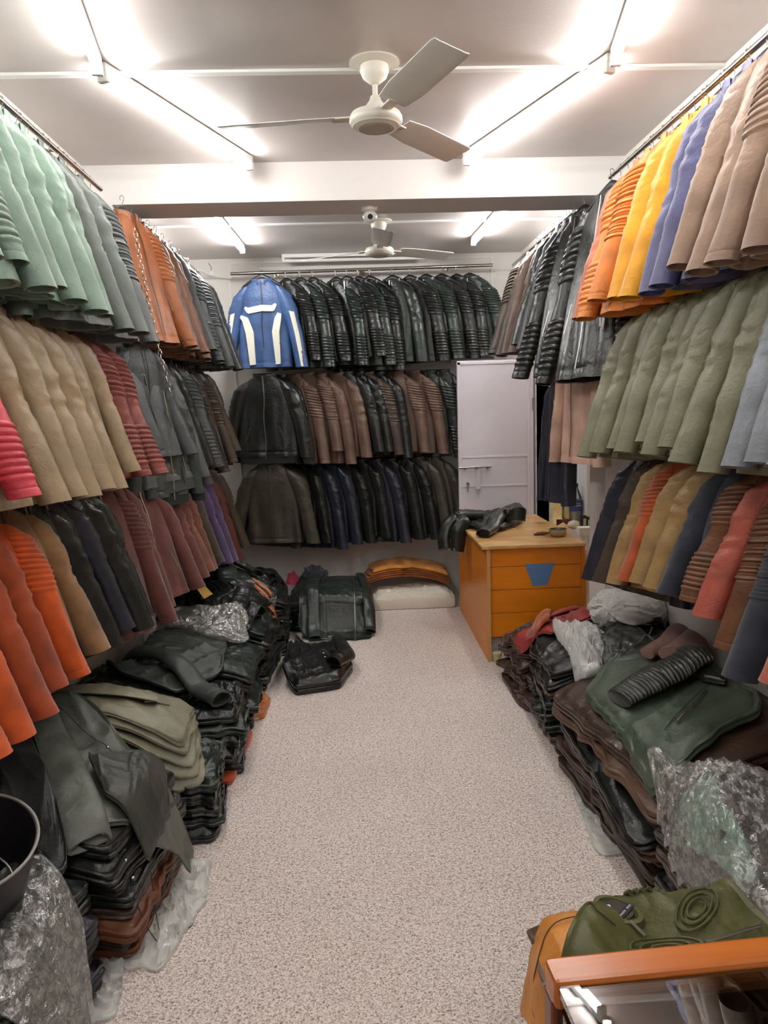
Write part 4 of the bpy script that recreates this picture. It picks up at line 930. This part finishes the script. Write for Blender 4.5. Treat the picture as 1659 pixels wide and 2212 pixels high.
jk_on('shearling_jacket', 'black jacket with thick turned back flap on the left pile', .42, [(440, 1290), (490, 1255), (560, 1270), (605, 1300, .34), (590, 1345, .25), (500, 1340, .36)], GB, [([(480, 1262), (500, 1300), (560, 1325)], [.06, .08, .06], 0), ([(500, 1258), (540, 1262), (560, 1270)], [.045, .045, .04], 0)], seed=72, wa=.009)
t = thing('tan_gloves_bundle', 'tan leather strips bunched at the edge of the left pile', 'leather scraps', (0, 0, 0))
for k in range(5): pile_tube('strip', pt((545+4*k, 1256+5*k, .50), (565+4*k, 1262+5*k, .49), (588+2*k, 1270+4*k, .47)), [.010, .013, .011], cloth((176, 108, 66), 'leather'), t, .7, 80+k, steps=24, lift=.004)
z_ = float(samp(HM, *xy(437, 1283, .48)))
P = pt((415, 1274, .53), (430, 1268, .53), (460, 1298, .51), (442, 1309, .51))
P = [(p[0], p[1]) for p in P]; zz = [float(samp(HM, *p))+.03 for p in P]; zm = max(zz)
o = link('paper_tag', [(p[0], p[1], zm+(.03 if i in (0, 1) else 0)) for i, p in enumerate(P)]+[(p[0], p[1], zm-.002+(.03 if i in (0, 1) else 0)) for i, p in enumerate(P)], [(0, 1, 2, 3), (7, 6, 5, 4), (0, 4, 5, 1), (1, 5, 6, 2), (2, 6, 7, 3), (3, 7, 4, 0)], plain((228, 184, 96), .7, 0., 'tag_card'), None, False)
tag(o, 'mustard yellow card tag lying on the black left pile', 'tag')
jk_on('black_jacket', 'crumpled black jacket between the card tag and clear packet', .40, [(405, 1300), (470, 1310), (560, 1330, .34), (592, 1370, .2), (540, 1400, .28), (420, 1370)], BK, [([(530, 1340, .36), (515, 1365, .35), (500, 1400, .3)], [.05, .055, .05], 0)], seed=73, wa=.01)
jk_on('black_jacket', 'glossy black jacket with a flap on the pile behind olive stack', .38, [(210, 1440), (300, 1395), (430, 1385), (490, 1400, .34), (486, 1470, .28), (380, 1500, .36), (260, 1480)], (60, 65, 62), [([(260, 1440), (360, 1450), (480, 1500)], [.045, .06, .055], 0)], seams=[[(300, 1410), (400, 1400), (470, 1410)]], seed=74, wa=.009)
o = drape('plastic_packet', pt((330, 1352, .42), (400, 1345, .42), (535, 1346, .42), (530, 1375, .4), (450, 1392, .4), (350, 1380, .4)), .035, CLEAR, 75, 1, .010, 22, crown=.4, add=False, ragged=.02)
tag(o, 'crumpled clear plastic packet lying across the black left pile', 'packet')
# heap near the back left corner
jk_on('black_jacket', 'black jacket thrown on the heap in the back left corner', .36, [(505, 1185), (560, 1172), (615, 1200), (620, 1235), (540, 1240)], BK, [([(530, 1190), (570, 1185), (600, 1200)], [.05, .06, .05], 0)], snaps=[(552, 1180), (560, 1185)], seed=76, wa=.012)
# square stack top: jacket laid face up with centre zip and sleeves folded
jk_on('black_jacket', 'black zipped jacket laid flat on top of the square stack', .30, [(650, 1246), (700, 1238), (770, 1238), (798, 1244), (804, 1280), (798, 1294), (700, 1298), (645, 1296)], GB, [([(682, 1240), (674, 1270), (676, 1300)], [.05, .05, .045], 0, dict(flat=.35)), ([(778, 1240), (796, 1262), (798, 1290)], [.045, .045, .04], 0, dict(flat=.35))], zips=[[(762, 1240), (766, 1270), (764, 1298)]], seams=[[(705, 1245), (703, 1275), (704, 1302)]], snaps=[(705, 1290), (706, 1300)], seed=77, wa=.006)
p = xy(672, 1232, .33)
zt_ = float(samp(HM, p[0], p[1]))
lump('knitted_garment', 'dark navy crumpled garment on top of the square stack', 'garment', (p[0]+.02, p[1], zt_-.01), (.13, .12, .12), (26, 28, 40), 31)
p = xy(632, 1235, .30); zt_ = float(samp(HM, p[0], p[1]))
lump('pink_garment', 'small crumpled pink garment left of the dark navy one', 'garment', (p[0], p[1], max(.2, zt_-.02)), (.06, .06, .11), (196, 66, 88), 32)
jk_on('black_jacket', 'black leather jacket folded alone on the open floor', .04, [(612, 1465), (640, 1400), (730, 1385), (762, 1440), (735, 1475), (640, 1490)], (24, 25, 25), [([(735, 1405), (750, 1440), (720, 1465)], [.05, .06, .05], 0)], thick=.09, snaps=[(700, 1440), (703, 1448)], seed=78, wa=.012, wf=7)
o = drape('tan_sleeve', pt((520, 1505, .05), (570, 1488, .05), (583, 1510, .03), (572, 1545, .02), (530, 1550, .03)), .05, cloth((190, 116, 66), 'leather'), 79, 1, .01, 14, bfun=HM*0)
tag(o, 'tan leather sleeve end poking from under the black stack', 'sleeve')
o = drape('plastic_bag', pt((512, 1500, .06), (560, 1490, .06), (575, 1512, .04), (560, 1550, .02), (520, 1552, .03)), .025, MILKY, 80, 1, .008, 26, add=False, bfun=HM*0)
tag(o, 'small cloudy plastic bag around the tan sleeve end', 'bag')
o = drape('orange_scrap', pt((470, 1690, .02), (500, 1690, .02), (548, 1575, .03), (520, 1570, .04)), .03, cloth((182, 74, 34), 'suede'), 81, 1, .006, 12, bfun=HM*0)
tag(o, 'burnt orange suede garment showing beneath the black outer stack', 'garment')
# big charcoal jacket, near left
jk_on('charcoal_jacket', 'large charcoal jacket spread over the near left pile with snap hem', .44, [(45, 1585), (150, 1578), (300, 1620), (400, 1700, .40), (412, 1728, .30), (330, 1770, .36), (225, 1810, .38), (120, 1690)], (94, 98, 89),
      [([(85, 1625), (140, 1710), (195, 1812, .42)], [.07, .075, .065], 0, dict(flat=.28))], seams=[[(60, 1610), (140, 1612), (230, 1640)], [(230, 1640), (300, 1700), (330, 1755)], [(225, 1785), (300, 1765), (395, 1728)]], snaps=[(275, 1762), (262, 1772), (235, 1645), (310, 1690)], seed=90, wa=.011, wf=6, thick=.03)
jk_on('charcoal_jacket', 'smaller charcoal jacket peeking below the large spread one', .24, [(205, 1800), (360, 1745), (372, 1800), (320, 1875), (240, 1870)], (58, 60, 54), seed=91, wa=.006)
jk_on('charcoal_jacket', 'grey black jacket under the bucket at left photo edge', .42, [(0, 1600), (60, 1640), (120, 1760), (150, 1850), (60, 1880), (0, 1850)], (52, 54, 54), [], seed=92, wa=.010, wf=6)
o = drape('plastic_sheet', pt((390, 1840, .03), (460, 1850, .01), (450, 1930, .01), (350, 2100, .005), (272, 2095, .01), (250, 2040, .03), (330, 1930, .04)), .018, MILKY, 93, 1, .010, 18, add=False, ragged=.02, bfun=HM*0)
tag(o, 'cloudy plastic sheet lying on the carpet beside the near left pile', 'plastic sheet')
o = drape('plastic_sheet', pt((235, 2020, .03), (270, 2080, .01), (255, 2200, .0), (180, 2212, .0), (180, 2100, .05)), .015, MILKY, 94, 1, .010, 18, add=False, ragged=.02, bfun=HM*0)
tag(o, 'narrow strip of cloudy plastic at the bottom left of the photo', 'plastic sheet')
jk_on('wrapped_jacket', 'black jacket inside shiny plastic in front of the bucket', .40, [(0, 1890), (90, 1870), (160, 1900), (190, 2040), (100, 2080), (0, 2075)], BK, seed=95, wa=.006, thick=.05)
o = drape('plastic_wrap', pt((-30, 1880, .44), (95, 1858, .44), (170, 1880, .44), (198, 2040, .44), (100, 2085, .44), (-30, 2080, .44)), .014, CLEAR, 96, 1, .010, 20, add=False, N_=180, rings_=50)
tag(o, 'glossy clear wrapping over the black jacket in front of bucket', 'wrapping')
# bucket
p = at(-20, 1800, z=.74)
t = thing('black_bucket', 'black plastic bucket with a pale rim at the left photo edge', 'bucket', (-1.05, 1.90, float(samp(HM, -1.0, 1.9))+.012)); t.rotation_euler = (math.radians(14), math.radians(10), 0)
MB().lathe([(.001, .002), (.125, 0), (.132, .004), (.172, .25), (.168, .25), (.128, .01), (.001, .01)], n=56).obj('bucket_body', plain((32, 29, 34), .45, 0., 'bucket_black'), t, True)
MB().tube([(.174*math.cos(u), .174*math.sin(u), .252) for u in np.linspace(0, 2*PI, 57)], .004, 8).obj('rim', plain((150, 146, 144), .35, 0., 'rim_grey'), t, True)
MB().tube([(.14*math.cos(u), .10*math.sin(u)-.05, .16+.02*math.sin(u)) for u in np.linspace(0, PI, 20)], .003, 6).obj('handle', STEEL, t, True)

# ---- hides and sack by the back wall
o = drape('white_sack', rect(.47, 6.40, .68, .44, 0), .13, cloth((224, 218, 202), 'flat', .6), 140, 1, .012, 7, crown=.15, bfun=HM*0)
tag(o, 'flat white woven sack on the carpet under the tan hides', 'sack')
for k in range(5):
    o = drape('leather_hide', rect(.43+.006*k, 6.50-.006*k, .76-.03*k, .26, -2), .022, cloth((206, 134, 48) if k == 4 else (160, 94, 46), 'suede'), 130+k, 1, .004, 9, crown=.1, ragged=.045 if k == 4 else .012, bfun=.15+.02*k+.10*np.clip(1-((GX-.40)/.42)**2, -1, 1)+.12*(GY-6.5))
    tag(o, 'tan suede hide, %s of the stack by the back wall' % ('lowest', 'second lowest', 'middle', 'second highest', 'topmost, with scalloped edge')[k], 'hide', 'tan hides stacked by the back wall')

# ---- right side, far to near
stack(1.13, 4.32, .50, .50, 4, [BN, CB, BN, RB, BN, BN], .050, 'right pile by the desk', 61, .02, wa=.008, ragged=.03, slope=.6)
stack(1.18, 3.72, .57, .60, -4, [BN, BN, GB, BK, BK, BN, BK, BK], .055, 'right pile behind quilted sleeve', 62, .02, wa=.008, ragged=.03, slope=.45)
stack(1.19, 2.84, .57, 1.08, 2, [BN, DB, BN, CB, BK, BN, CB, BN], .052, 'right pile under green jacket', 63, .02, slope=.5)
stack(1.19, 2.07, .55, .38, 4, [BN, BK, BN, BK, BK, BN, BK, BN], .052, 'right pile under clear bag', 64, .02, slope=.2)
stack(.86, 1.60, .92, .40, 4, [BN, CB, BN, BN, CB, BN, BN, CB], .048, 'pile under the olive jacket', 65, .02)
# black jacket thrown over the desk
HM[(GX > DX-.035) & (GX < 1.47) & (GY > DYF-.03) & (GY < DYB+.02)] = DH
t = jk_on('desk_jacket', 'black leather jacket thrown over the back left of the desk', .80, [(1008, 1112), (1050, 1102), (1095, 1092), (1130, 1098), (1128, 1122), (1085, 1138), (1040, 1140), (1010, 1132)], (30, 33, 31), [([(1120, 1108), (1085, 1128), (1042, 1152)], [.05, .055, .05], 0)], seed=120, wa=.008, wf=9, thick=.05)
dm = cloth((30, 33, 31), 'leather')
a_ = at(1050, 1112, z=.84); e_ = at(985, 1112, z=.85)
def sleeve3(P, rad, name, mat, parent, seed):
    P = np.array(P, float); L = np.linspace(0, len(P)-1, 46); Q = np.stack([np.interp(L, range(len(P)), P[:, k]) for k in range(3)], 1)
    k = np.ones(9)/9; Q = np.stack([np.convolve(np.pad(Q[:, j], 4, 'edge'), k, 'valid') for j in range(3)], 1)
    mb = MB().tube(Q, list(np.interp(L, np.linspace(0, len(P)-1, len(rad)), rad)), 22, ry=.7); A = np.array(mb.V); A = A+wr(A, seed, 12, .004, 3)[:, None]*np.array([.4, .4, 1])
    mb.V = [tuple(v) for v in A]; return mb.obj(name, mat, parent, True)
sleeve3([a_, e_, (.79, e_[1], .83), (.70, e_[1]-.02, .81), (.655, e_[1]-.05, .70), (.66, e_[1]-.08, .60)], [.055, .06, .055, .05, .052, .055], 'sleeve', dm, t, 5)
sleeve3([(e_[0], e_[1]-.10, .83), (.80, e_[1]-.14, .82), (.755, e_[1]-.16, .75), (.74, e_[1]-.17, .60)], [.05, .06, .06, .05], 'front_panel', dm, t, 6)
c_ = at(1112, 1100, z=.90); R = []
for u in np.linspace(-.4, PI+.6, 30):
    R.append([(c_[0]+.075*math.cos(u), c_[1]+.06*math.sin(u), .81), (c_[0]+.085*math.cos(u), c_[1]+.068*math.sin(u), .895+.012*math.sin(u*2)), (c_[0]+.079*math.cos(u), c_[1]+.062*math.sin(u), .895+.012*math.sin(u*2)), (c_[0]+.069*math.cos(u), c_[1]+.054*math.sin(u), .81)])
MB().rings(R).obj('collar', dm, t, True)
for dx in (-.02, .02): MB().tube([(.69+dx, e_[1]-.215, .63), (.69+dx, e_[1]-.222, .63)], .008, 12).obj('snap_button', CHROME, t)
# red jackets
jk_on('red_jacket', 'wine red leather jacket draped on the pile beside the desk', .34, [(1112, 1395, .25), (1180, 1345, .36), (1250, 1318, .45), (1305, 1310, .50), (1325, 1345, .48), (1270, 1385, .42), (1190, 1430, .32), (1130, 1430, .22)], (138, 46, 42), [([(1290, 1325, .48), (1240, 1360, .42), (1180, 1395, .34)], [.045, .05, .045], 0, dict(flat=.35))], seams=[[(1150, 1395), (1200, 1365), (1260, 1340)]], seed=101, wa=.010, wf=8)
o = drape('rust_garment', pt((1135, 1432, .2), (1190, 1415, .28), (1188, 1465, .2), (1165, 1485, .14)), .03, cloth((168, 82, 40), 'suede'), 102, 1, .007)
tag(o, 'rust orange suede flap hanging below the wine red jacket', 'garment')
o = drape('brown_garment', pt((1078, 1450, .02), (1110, 1445, .08), (1180, 1490, .12), (1170, 1530, .06), (1120, 1520, .02)), .04, cloth((70, 46, 38), 'leather'), 103, 2, .009, bfun=HM*0)
tag(o, 'dark brown leather garment trailing on the carpet by the desk', 'garment')
# cloudy plastic bag between red and biker jacket
o = drape('plastic_bag', pt((1215, 1392, .42), (1270, 1372, .48), (1305, 1400, .48), (1300, 1455, .44), (1262, 1555, .25), (1225, 1500, .25), (1190, 1440, .28)), .05, MILKY, 104, 1, .012, 20, crown=.5, add=False, rings_=44, N_=170)
tag(o, 'silvery cloudy plastic bag slumped between red and biker jackets', 'bag')
# biker jacket
jk_on('biker_jacket', 'black biker jacket with buckled hem on the right pile', .55, [(1272, 1400, .47), (1340, 1350, .56), (1460, 1358, .66), (1470, 1385, .66), (1400, 1420, .57), (1345, 1460, .48)], (38, 42, 38), [([(1350, 1352), (1400, 1365), (1470, 1362)], [.05, .05, .045], 0)], seams=[[(1292, 1378), (1320, 1405), (1368, 1430)], [(1300, 1425), (1330, 1400), (1345, 1375)]], zips=[[(1340, 1360), (1375, 1352)], [(1375, 1400), (1408, 1372)]], snaps=[(1296, 1395), (1312, 1442)], seed=105, wa=.007, thick=.035)
# white plastic bags and mauve jacket beside the wall
t = thing('white_plastic_bag', 'knotted bundle of white plastic bags on top of the right pile', 'bag', (0, 0, 0))
for k, (ppx, ppy, r_) in enumerate(((1340, 1302, .115), (1395, 1288, .135), (1450, 1292, .135), (1505, 1280, .12), (1400, 1318, .115))):
    p = xy(ppx, ppy, .64); zt_ = float(samp(HM, min(p[0], XR-.15), p[1]))-.03; n, m_ = 56, 36; R = []
    for v in np.linspace(.03, PI-.4, m_): R.append(np.array([(r_*1.25*math.cos(u)*math.sin(v), r_*1.1*math.sin(u)*math.sin(v), r_*.75*math.cos(v)) for u in np.linspace(0, 2*PI, n, endpoint=False)]))
    A = np.concatenate(R); A = A*(1+wr(A, 200+k, 13, .075, 5)[:, None]); A += (min(p[0], XR-.13), p[1], zt_+r_*.35); A[:, 0] = np.minimum(A[:, 0], XR-.006)
    MB().rings([A[i*n:(i+1)*n] for i in range(m_)]).obj('bag_fold', WHITEP, t, True)
p = xy(1398, 1280, .72); ZK = float(samp(HM, min(p[0], XR-.1), p[1]))+.09; R = []
for i, (h, r_) in enumerate(((0, .05), (.03, .035), (.05, .022), (.065, .03), (.09, .05), (.11, .06), (.12, .045), (.125, .02))):
    R.append([(min(p[0], XR-.08)+r_*math.cos(u)*(1+.25*math.sin(4*u+i)), p[1]+r_*math.sin(u)*(1+.2*math.cos(3*u)), ZK+h) for u in np.linspace(0, 2*PI, 28, endpoint=False)])
MB().rings(R).obj('knot', WHITEP, t, True)
# olive-green spread jacket with quilted black sleeve over it
jk_on('green_jacket', 'large dark green jacket spread across the right pile', .50, [(1258, 1495, .43), (1300, 1455, .46), (1420, 1440, .54), (1560, 1425, .66), (1645, 1450, .68), (1640, 1500, .64), (1560, 1560, .56), (1480, 1640, .48), (1412, 1690, .42), (1340, 1590, .42)], (70, 82, 66), seams=[[(1435, 1585), (1500, 1545), (1560, 1515)]], zips=[[(1462, 1580), (1495, 1560), (1525, 1540)]], seed=106, wa=.005, wf=6, thick=.045)
t = jk_on('quilted_jacket', 'black jacket with a finely quilted sleeve across the green jacket', .56, [(1480, 1365, .72), (1560, 1362, .74), (1570, 1420, .72), (1520, 1440, .66), (1460, 1410, .64)], (40, 43, 38), [([(1335, 1520, .50), (1420, 1460, .59), (1520, 1395, .70)], [.075, .09, .09], 24, dict(flat=.3))], seed=107, wa=.004, thick=.03)
jk_on('mauve_jacket', 'mauve brown leather jacket bunched by the white plastic bags', .74, [(1430, 1320), (1480, 1290), (1545, 1270), (1560, 1310), (1530, 1345), (1450, 1345)], (134, 104, 96), [([(1395, 1345), (1450, 1335), (1545, 1290)], [.04, .055, .05], 0), ([(1440, 1358), (1500, 1342), (1555, 1315)], [.045, .055, .05], 0)], seed=108, wa=.010, wf=12)
# dark garments below the green jacket, trousers strip and sheets
o = drape('dark_trousers', pt((1258, 1625, .06), (1285, 1618, .08), (1440, 1810, .04), (1425, 1870, .01), (1395, 1830, .02)), .03, cloth((56, 50, 42), 'leather'), 110, 2, .004, bfun=HM*0)
tag(o, 'long dark leather strip of a garment beside the cloudy sheet', 'garment')
o = drape('plastic_sheet', pt((1222, 1640, .03), (1260, 1632, .05), (1330, 1720, .06), (1392, 1830, .02), (1300, 1848, .005), (1282, 1830, .005), (1235, 1700, .01)), .015, MILKY, 111, 1, .008, 16, add=False, bfun=HM*0)
tag(o, 'cloudy plastic sheet on the carpet under the right pile edge', 'plastic sheet')
jk_on('wrapped_jacket', 'dark grey jacket sealed in the big clear bag at right', .52, [(1530, 1640), (1600, 1625), (1700, 1640), (1700, 1780), (1620, 1830), (1560, 1760)], (66, 62, 60), [([(1545, 1660), (1570, 1720), (1600, 1770)], [.05, .05, .05], 0)], seed=112, wa=.007)
o = drape('teal_garment', pt((1470, 1730, .42), (1540, 1710, .45), (1560, 1790, .45), (1600, 1830, .45), (1659, 1870, .45), (1600, 1900, .42), (1450, 1830, .3)), .02, cloth((120, 158, 142), 'suede'), 113, 1, .008)
tag(o, 'pale teal garment folded inside the big clear bag', 'garment')
o = drape('plastic_bag', pt((1440, 1640, .48), (1560, 1620, .55), (1720, 1615, .6), (1730, 1900, .5), (1600, 1950, .42), (1450, 1870, .28), (1390, 1765, .2)), .03, CLEAR, 114, 1, .014, 17, crown=.6, add=False, rings_=60, N_=220)
tag(o, 'big clear plastic bag holding jackets at the right photo edge', 'bag')
# olive jacket and mustard jacket in front
o = jk_on('mustard_jacket', 'mustard tan leather jacket under the olive one by counter', .43, [(1122, 1985), (1145, 1948), (1275, 1950), (1310, 2000), (1300, 2120), (1180, 2130)], (200, 132, 52), seams=[[(1138, 2020), (1180, 1992), (1250, 1985)]], zips=[[(1172, 2045), (1192, 2065)]], seed=115, wa=.003, thick=.05)
t = jk_on('olive_jacket', 'olive green jacket with padded oval panels lying behind the counter', .46, [(1200, 2070), (1262, 1950), (1275, 1925), (1300, 1895), (1312, 1850), (1420, 1855), (1522, 1828), (1632, 1910), (1690, 1960), (1690, 2090), (1400, 2110)], (84, 86, 46), seams=[[(1310, 1905), (1370, 1880), (1440, 1868)], [(1270, 1950), (1290, 1990), (1330, 2010)]], zips=[[(1362, 1985), (1395, 2008)], [(1525, 2014), (1580, 1995), (1645, 1968)]], seed=116, wa=.004, wf=7, thick=.045)
P0 = cloth((84, 86, 46), 'leather')
for cx_, cy_, rx_, ry_, rot in ((1505, 1942, 58, 36, -.9), (1440, 2030, 80, 24, -.12)):
    for k in (1., .72, .45):
        line_on('quilted_ridge', pt(*[(cx_+rx_*k*math.cos(u)*math.cos(rot)-ry_*k*math.sin(u)*math.sin(rot), cy_+rx_*k*math.cos(u)*math.sin(rot)+ry_*k*math.sin(u)*math.cos(rot), .46) for u in np.linspace(0, 2*PI, 25)]), .007, P0, t)
for k in range(7):
    u = k/6; line_on('shoulder_pleat', pt((1345+85*u, 1885-25*u, .46), (1362+85*u, 1905-25*u, .46)), .012, P0, t)
zc_ = float(samp(HM, *xy(1320, 1950, .46)))
A = xy(1335, 1958, .46)
R = []
ca_, sa_ = math.cos(-.9), math.sin(-.9)
def el_(u, a, b_): x, y = a*math.cos(u), b_*math.sin(u); return A[0]+x*ca_-y*sa_, A[1]+x*sa_+y*ca_
for i in range(40):
    u = 2*PI*i/40; hh = .012+.006*math.sin(u+.6)+.002*math.sin(5*u); R.append([(*el_(u, .068, .046), zc_-.022), (*el_(u, .062, .041), zc_-.002), (*el_(u, .050, .032), zc_-.001), (*el_(u, .044, .027), zc_-.014)])
R.append(R[0]); MB().rings(R, cap0=False, cap1=False).obj('collar', P0, t, True)
MB().lathe([(.001, 0), (.036, 0), (.036, .002), (.001, .002)], (A[0], A[1], zc_-.006), 24).obj('lining', cloth((60, 52, 44), 'suede'), t, False)
q = MB().box((-.034, -.009, 0), (.034, .009, .0025), .001); q.V = [(A[0]+.012+v[0]*.7+v[1]*.7, A[1]-.012+v[0]*.7-v[1]*.7, zc_+v[2]-.003) for v in q.V]
q.obj('brand_strip', plain((24, 24, 34), .6, 0., 'woven_label'), t)
q = MB()
for k in range(9):
    if k == 5: continue
    x = -.029+k*.0068; q.box((x, -.0025, .0025), (x+.004, .0025, .0032))
q.V = [(A[0]+.012+v[0]*.7+v[1]*.7, A[1]-.012+v[0]*.7-v[1]*.7, zc_+v[2]-.0025) for v in q.V]
q.obj('brand_lettering', plain((186, 186, 190), .5, 0., 'thread_white'), t)
MB().box((A[0]-.026, A[1]+.008, zc_-.004), (A[0]-.014, A[1]+.018, zc_-.0025)).obj('size_tag', plain((240, 240, 240), .6, 0., 'tag_white'), t)

# ------------------------------------------------------------------ glass showcase counter in the foreground
zc0 = .95
A = at(1175, 2066, z=zc0); B_ = at(1659, 2018, z=zc0); ang = math.atan2(B_[1]-A[1], B_[0]-A[0])
t = thing('glass_counter', 'glass topped display counter with varnished wooden frame at bottom right', 'counter', (A[0], A[1], 0), ang)
Wc, Dc, rw = 1.0, .62, .046
MB().box((0, -rw, zc0-.04), (Wc, 0, zc0), .006).obj('top_rail', RAIL, t)
MB().box((.004, -Dc, zc0-.016), (.03, -rw, zc0-.006)).obj('glass_edge', glassm('glass_edge_green', (.72, .86, .8), .35), t)
MB().box((.0, -Dc, zc0-.04), (Wc, -Dc+rw, zc0), .004).obj('top_rail', RAIL, t)
MB().box((Wc-.03, -Dc, zc0-.04), (Wc, 0, zc0), .004).obj('side_rail', RAILD, t)
MB().box((.03, -Dc+rw, zc0-.014), (Wc-.03, -rw, zc0-.008)).obj('glass_top', GLASS, t)
for x in (0, Wc-.03):
    for y in (-.03, -Dc): MB().box((x, y, 0), (x+.03, y+.03, zc0-.04), .003).obj('post', RAILD, t)
MB().box((.03, -.012, .1), (Wc-.03, -.007, zc0-.04)).obj('glass_front', GLASS, t)
MB().box((.008, -Dc+.03, .1), (.014, -.03, zc0-.04)).obj('glass_side', GLASS, t)
MB().box((.03, -Dc+.03, .60), (Wc-.03, -.03, .606)).obj('glass_shelf', GLASS, t)
MB().box((.015, -Dc+.015, .06), (Wc-.015, -.015, .09)).obj('bottom_board', plain((96, 74, 60), .6, 0., 'board_brown'), t)
cm = t.matrix_world if False else Matrix.Translation((A[0], A[1], 0)) @ Matrix.Rotation(ang, 4, 'Z')
def in_counter(name, label, cat, parts, x, y, z, rz=0):
    p = cm @ Vector((x, y, z)); tt = thing(name, label, cat, tuple(p), ang+rz)
    for nm, mb_, m_ in parts: mb_.obj(nm, m_, tt)
    return tt
in_counter('cloth_packet', 'red cloth lining packet on the glass shelf of the counter', 'packet', [('packet_body', MB().box((-.15, -.1, 0), (.15, .1, .03), .01), cloth((150, 60, 50), 'suede'))], .30, -.24, .61)
in_counter('printed_packet', 'blue and white printed packet on the counter shelf', 'packet', [('packet_body', MB().box((-.05, -.09, 0), (.05, .09, .06), .006), plain((214, 214, 206), .4, 0., 'packet_white')), ('blue_swirl', MB().tube([(-.03+.05*math.sin(u)*.6, -.07+.03*u, .062) for u in np.linspace(0, 4, 16)], .007, 6), plain((40, 90, 170), .4, 0., 'swirl_blue'))], .385, -.16, .61, .3)
in_counter('yellow_packet', 'yellow packet beside the printed one on the counter shelf', 'packet', [('packet_body', MB().box((-.07, -.05, 0), (.07, .05, .05), .008), plain((222, 168, 28), .4, 0., 'packet_yellow'))], .44, -.27, .61)
in_counter('paper_stack', 'pale papers lying under the glass near the right photo edge', 'papers', [('papers', MB().box((-.06, -.04, 0), (.06, .04, .02), .002), plain((206, 214, 206), .6, 0., 'paper_pale'))], .43, -.08, .70, .1)
